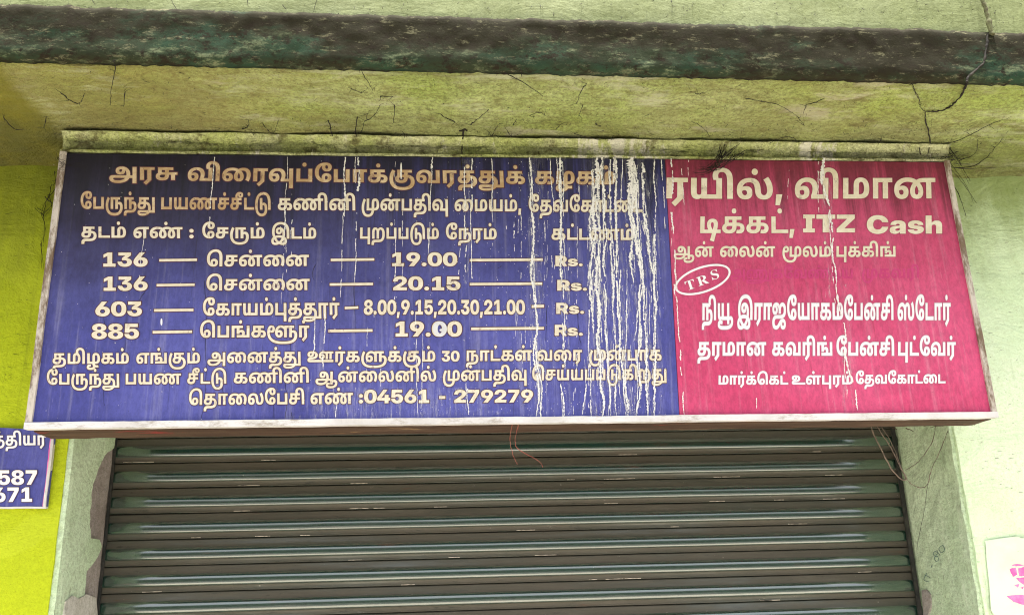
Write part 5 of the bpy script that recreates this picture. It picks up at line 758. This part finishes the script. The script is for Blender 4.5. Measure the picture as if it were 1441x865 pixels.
# profile of one slat, v = 0 at the groove below, 1 at the next groove; (v, depth towards the street)
PROF = [(0,-.007),(.012,.007),(.035,.0085),(.05,.0075),(.07,.0070),(.19,.0085),(.215,.0105),(.235,.0140),(.255,.0170),(.29,.0185),(.38,.0190),(.48,.0195),(.52,.0191),(.56,.0182),(.60,.0167),(.635,.0146),(.665,.0124),(.70,.0106),(.80,.0086),(.94,.0070),(.965,.0064),(.985,-.007),(1,-.008)]
NXS = 110; k0 = int((Z_H-.06)/PITCH_S)
for k in range(-15, 9):
    zb = Z_H-.58*PITCH_S+k*PITCH_S; V = []; F = []; uv = []; sd = RND.uniform(0, 50); np_ = len(PROF)
    tilt = RND.uniform(-.03, .03)
    for i in range(NXS+1):
        x = XL-.03+(XR-XL+.06)*i/NXS; wv = .0022*nz(x*1.7, sd)+.0012*nz(x*8, sd)+.0006*nz(x*25, sd)
        for v, dpt in PROF:
            V.append((x, YR+.010-dpt+wv*(.3+v)+tilt*(v-.5)*.01, zb+v*PITCH_S*.999+.0006*nz(x*3, sd+4))); uv.append((x, v))
    for i in range(NXS):
        for j in range(np_-1):
            a = i*np_+j; F.append((a, a+np_, a+np_+1, a+1))
    link('slat', V, F, 'shutter', sh, smooth=True, uv=uv)
for xa, xb in ((XL+.02, XL+.030), (XR-.05, XR-.034)):
    boxo('guide_channel', (xa, YR-.022, .0), (xb, YR-.014, 2.19), 'dark_metal', sh)
boxo('bottom_rail', (XL+.014, YR-.02, .004), (XR-.036, YR+.02, .03), 'dark_metal', sh)
# scraped bare spots along the slat lips
V = []; F = []
for xx, yy in [(340, 687), (505, 684), (340, 723), (880, 679), (1030, 678), (1175, 677), (860, 712), (1010, 710), (1175, 709), (505, 718), (950, 745), (1120, 743), (370, 742), (740, 751)]+[(RND.uniform(170, 1270), RND.choice([687, 720, 757, 795, 830, 650])+RND.uniform(-2, 2)) for _ in range(26)]:
    p = onY(xx, yy, YR-.002); zi = round((p.z-(Z_H-.58*PITCH_S))/PITCH_S)*PITCH_S+(Z_H-.58*PITCH_S)+.035*PITCH_S
    L = RND.uniform(.03, .09); n = 8
    for i in range(n+1):
        x = p.x-L/2+L*i/n; h = .0012*RND.uniform(.2, 1); V += [(x, YR+.0005, zi-h), (x, YR+.0005, zi+h)]
        if i: q_ = len(V)-4; F.append((q_, q_+2, q_+3, q_+1))
o = link('scraped_spots', V, F, 'chip', sh); o['kind'] = 'stuff'
# ================================================================ WIRES, WEBS, ROOTS
def wire(name, label, cat, runs, rad, mat, group=None, jit=.001):
    V = []; F = []
    for r in runs: tube(V, F, r, rad, rad*.8, 6, jit, 5)
    o = link(name, V, F, mat, smooth=True); return tag(rec(o, tuple(runs[0][0])), label, cat, group)
yw = YS+.02
wire('hanging_wire', 'thin red wire hanging straight down from the middle of the signboard, shorter one', 'wire', [[onY(a, b, yw) for a, b in [(722, 592), (719, 606), (718, 622), (722, 640), (728, 653)]]], .0013, 'red_wire')
wire('hanging_wire', 'thin red wire curling out to the right below the middle of the signboard', 'wire', [[onY(a, b, yw) for a, b in [(732, 590), (728, 603), (725, 618), (727, 629), (738, 637), (750, 643), (760, 650), (764, 657)]]], .0013, 'red_wire')
yw = -.1
R_ = lambda L, Y=yw: [onY(a, b, Y) for a, b in L]
wire('looped_cable', 'brown cable drooping lowest in front of the right side of the shutter top', 'cable', [R_([(1226, 598), (1230, 612), (1240, 632), (1252, 655), (1262, 668), (1271, 675), (1275, 672), (1266, 655), (1254, 630), (1242, 612), (1235, 600)])], .0022, 'cable')
wire('looped_cable', 'thin brown cable swinging across the green doorway side up to the board corner', 'cable', [R_([(1240, 600), (1252, 618), (1262, 640), (1270, 662), (1280, 678), (1296, 686), (1306, 680), (1310, 662), (1322, 636), (1334, 606)])], .0014, 'cable')
wire('looped_cable', 'pale thin cable curving from board underside down to the shutter edge', 'cable', [R_([(1317, 598), (1312, 620), (1300, 640), (1288, 653), (1274, 661)])], .0013, 'cable')
wire('hanging_thread', 'dark dangling thread against the green doorway side beneath the cables', 'thread', [R_([(1306, 680), (1303, 700), (1300, 722), (1295, 745), (1290, 772)], 0)], .0007, 'strand')
# stem coming down over the parapet
V = []; F = []
tube(V, F, [onY(a, b, YF-.02) for a, b in [(1377, -30), (1381, -5), (1387, 12), (1391, 30), (1396, 49)]], .006, .0085, 8, .0012, 6)
tag(rec(link('plant_stem', V, F, 'stem', smooth=True), tuple(onY(1396, 49, YF-.02))), 'dry greyish green stem hanging over the parapet at the top right', 'stem')
# webs and dead rootlets
def clump(name, label, cat, strands, mat='strand'):
    V = []; F = []
    for pts, r in strands: tube(V, F, pts, r, r*.4, 4, r*.9, 5)
    o = link(name, V, F, mat); return tag(rec(o, tuple(strands[0][0][0])), label, cat)
def SZ(L, d=.009): return [onZ(a, b, ZS-d) for a, b in L]
def SYb(L, d=.012): return [onY(a, b, -.262-d) for a, b in L]
st = []
for k in range(26):      # tuft hanging over the pink panel's top
    x, y = 1000+RND.uniform(-6, 14), 243-RND.uniform(0, 10); ex, ey = 1036+RND.uniform(-24, 12), 208+RND.uniform(-8, 16)
    st.append((([onY(a, b, YS-.012-RND.random()*.02) for a, b in [(ex, ey), ((x+ex)/2+RND.uniform(-5, 5), (y+ey)/2+RND.uniform(-4, 4)), (x, y), (x-RND.uniform(2, 22), y+RND.uniform(-2, 5))]]), RND.uniform(.0006, .0016)))
clump('dead_roots', 'dark feathery tuft of dead rootlets over the top edge of the pink panel', 'rootlets', st)
st = []
for k in range(80):      # bush of rootlets at the board's right top corner
    x, y = 1312+RND.uniform(-12, 22), 215+RND.uniform(-14, 22); ln = RND.uniform(20, 110)*RND.choice([.4, .7, 1]); an = RND.uniform(-.95, .1) if k % 3 else RND.uniform(.6, 2.2)
    st.append(([onY(x+ln*t*math.cos(an)+RND.uniform(-3, 3), y+ln*t*math.sin(an)*(.6+.5*t)+RND.uniform(-3, 3), YS+.01+t*.13) for t in (0, .35, .7, 1)], RND.uniform(.0007, .0022)))
st.append((SYb([(1291, 168), (1290, 185), (1291, 200), (1296, 218)], .02), .004)); st.append((SYb([(1309, 196), (1306, 215), (1300, 222)], .02), .0022))
clump('dead_roots', 'wiry dark rootlets spreading from the top right corner of the signboard onto the wall', 'rootlets', st)
st = []
for k in range(14):
    x, y = 84+RND.uniform(-6, 10), 218+RND.uniform(-6, 20); st.append(([onY(x+RND.uniform(-14, 26)*t, y+RND.uniform(-4, 22)*t, YS-.014) for t in (0, .5, 1)], RND.uniform(.0004, .001)))
clump('dead_roots', 'few dark rootlets at the top left corner of the signboard', 'rootlets', st)
V = []; F = []
WEB = [[(160,86),(162,100),(157,125),(155,148)],[(176,130),(174,150)],[(85,130),(98,141),(112,145),(119,132)],[(341,182),(349,178),(350,169)],[(369,173),(377,183),(385,187),(393,168)],[(357,190),(356,200)],[(503,165),(500,185),(505,200),(500,218)],
       [(462,170),(468,190),(476,212),(486,214)],[(466,196),(472,205),(480,196)],[(508,187),(512,175),(518,160)],[(555,148),(554,172)],[(569,188),(570,222)],[(558,196),(566,204),(572,190)],[(580,200),(590,204),(604,210)],
       [(508,98),(516,112),(524,126)],[(495,125),(508,130),(518,124)],[(535,136),(553,136)],[(516,170),(526,163),(533,152)],[(640,172),(628,166),(618,160)],[(662,176),(672,168),(688,154)],[(692,192),(696,184),(703,174)],[(688,186),(692,192),(698,190)],
       [(714,184),(720,192),(728,190)],[(722,176),(726,170)],[(710,102),(728,112),(746,122),(764,136)],[(733,98),(734,108)],[(825,118),(816,132),(812,146)],[(820,148),(815,162)],[(745,163),(758,158),(766,162)],[(783,182),(788,176)],[(838,175),(846,178)],[(808,188),(830,194),(852,198)],
       [(896,205),(925,204),(955,200)],[(1049,139),(1072,143),(1096,148),(1112,157),(1124,166),(1132,177)],[(1160,139),(1146,145),(1134,149),(1131,160)],[(1120,196),(1108,192),(1095,196),(1082,202)],[(1240,196),(1232,210),(1222,216)],[(978,132),(984,133)],[(974,172),(986,177),(996,188)],
       [(1310,202),(1340,200),(1366,190),(1392,176),(1420,166)],[(1345,236),(1370,234),(1388,222),(1400,208),(1412,194)],[(1350,226),(1372,216),(1376,196)],[(1283,118),(1290,132),(1296,146)],[(65,165),(62,180)],[(5,165),(20,182),(34,182)],[(845,206),(858,200),(864,190)]]
for L in WEB: tube(V, F, SZ(L, .012), RND.uniform(.0013, .0022), .0008, 4, .0018, 5)
for L in WEB:      # side hairs branching off every web
    for q in range(4):
        a, b = RND.choice(L); an = RND.uniform(0, 6.28); l = RND.uniform(4, 16)
        tube(V, F, SZ([(a, b), (a+l*.5*math.cos(an)+RND.uniform(-2, 2), b+l*.35*math.sin(an)), (a+l*math.cos(an), b+l*.6*math.sin(an))], .012), RND.uniform(.0006, .0012), .0003, 3, .0012, 3)
for k in range(800):
    x, y = RND.uniform(60, 1430), RND.choice([RND.uniform(100, 205), RND.gauss(188, 9)]); y = min(206, y); l = RND.uniform(1.5, 9)*RND.random()+1; a = RND.uniform(0, 3.1)
    tube(V, F, SZ([(x, y), (x+l*.5*math.cos(a)+RND.uniform(-1, 1), y+l*.4*math.sin(a)), (x+l*math.cos(a), y+l*math.sin(a)*.7)]), RND.uniform(.0004, .0011), .0003, 3, .001, 2)
for k in range(260):     # specks and hairs on the parapet
    x, y = RND.uniform(0, 1440), RND.uniform(0, 44); y = min(y, 6+x*.028)
    l = RND.uniform(1, 5); a = RND.uniform(0, 3.1); tube(V, F, [onY(x, y, YF-.0), onY(x+l*.5*math.cos(a), y+l*.5*math.sin(a), YF-.006), onY(x+l*math.cos(a), y+l*math.sin(a), YF)], RND.uniform(.0004, .0013), .0004, 3, .0006, 2)
for L in [[(241,0),(245,8),(249,14)],[(446,0),(443,10),(440,20)],[(397,7),(403,14)],[(348,0),(349,10)],[(130,0),(134,8)]]: tube(V, F, [onY(a, b, YF-.003) for a, b in L], .0011, .0006, 4, .0008, 4)
for k in range(120):     # hairs on the ledge over the sign
    x, y = RND.uniform(90, 1330), RND.uniform(192, 216); l = RND.uniform(2, 10); a = RND.uniform(0, 3.1)
    tube(V, F, SYb([(x, y+x*.01), (x+l*math.cos(a), y+x*.01+l*math.sin(a)*.5)]), RND.uniform(.0004, .001), .0003, 3, .001, 2)
for k in range(60):      # lichen specks on the mint wall
    x, y = RND.uniform(1350, 1440), RND.uniform(260, 800); tube(V, F, [onY(x, y, -.005), onY(x+RND.uniform(1, 6), y+RND.uniform(-2, 2), -.005)], .0008, .0004, 3, .0006, 2)
for k in range(40):
    x, y = RND.uniform(0, 84), RND.uniform(240, 590); tube(V, F, [onY(x, y, -.004), onY(x+RND.uniform(1, 10), y+RND.uniform(-3, 3), -.004)], .0007, .0004, 3, .0006, 2)
for L in [[(76,262),(70,275),(62,300),(66,320),(60,345)],[(80,240),(76,262)],[(62,300),(52,290)],[(60,345),(58,380)],[(66,275),(72,290),(60,300)]]: 
    for q in range(2): tube(V, F, [onY(a+RND.uniform(-4, 4), b+RND.uniform(-5, 5), -.01) for a, b in L], .0016, .0006, 4, .003, 4)
tag(link('cobweb_hairs', V, F, 'strand'), 'fine dark cobwebs, hairs and specks scattered over canopy underside and walls', 'cobwebs', kind='stuff')
# the knot with its black trickle above the sign
V = []; F = []
tube(V, F, SZ([(646, 184), (650, 184), (654, 182), (657, 184)], .004), .004, .004, 6, .001, 3)
tube(V, F, [SZ([(652, 184)])[0]]+SYb([(651, 198), (650, 212), (649, 226)], .016), .0026, .0022, 6, .0010, 5)
tube(V, F, [onY(a, b, YS-.006) for a, b in [(649, 226), (650, 240)]], .0016, .001, 5, .001, 4)
tag(rec(link('black_trickle', V, F, 'strand'), tuple(SZ([(652, 184)])[0])), 'black knot with a dark trickle running down onto the sign beside the word gap', 'stain')
# ================================================================ TORN POSTER
po = thing('torn_poster', onY(1420, 900, 0), 'torn white and pink poster remains at the bottom of the mint wall', 'poster')
def scrap(name, pts, mat, lift, parent):
    R = []
    n = len(pts)
    for i in range(n):
        a, b = pts[i], pts[(i+1) % n]
        for t in (0, .25, .5, .75): R.append((a[0]+(b[0]-a[0])*t+RND.uniform(-.5, .5), a[1]+(b[1]-a[1])*t+RND.uniform(-.5, .5)))
    P = [onY(a, b, 0)+Vector((0, -lift, 0)) for a, b in R]; m = len(P); V = P+[p+Vector((0, .0012, 0)) for p in P]
    f = tuple(range(m)); nrm = (P[m//3]-P[0]).cross(P[2*m//3]-P[0]).y
    F = [f if nrm < 0 else f[::-1]]+[(i, (i+1) % m, m+(i+1) % m, m+i) for i in range(m)]
    return link(name, V, F, mat, parent)
scrap('poster_sheet', [(1385, 760), (1432, 754), (1436, 757), (1478, 752), (1486, 960), (1402, 960), (1399, 866), (1393, 858), (1390, 812)], 'paper', .0052, po)
for pts in ([(1419, 800), (1428, 798), (1430, 808), (1424, 811)], [(1431, 799), (1441, 796), (1450, 800), (1447, 809), (1433, 810)], [(1428, 812), (1440, 812), (1452, 816), (1450, 824), (1439, 822), (1432, 817)], [(1415, 838), (1430, 836), (1450, 838), (1475, 846), (1475, 868), (1441, 851), (1425, 846)], [(1426, 823), (1433, 821), (1431, 826)], [(1434, 826), (1440, 824), (1438, 828)], [(1419, 794), (1434, 793), (1440, 795), (1428, 796)]):
    scrap('printed_scrap', pts, 'paper_pink', .0062, po)
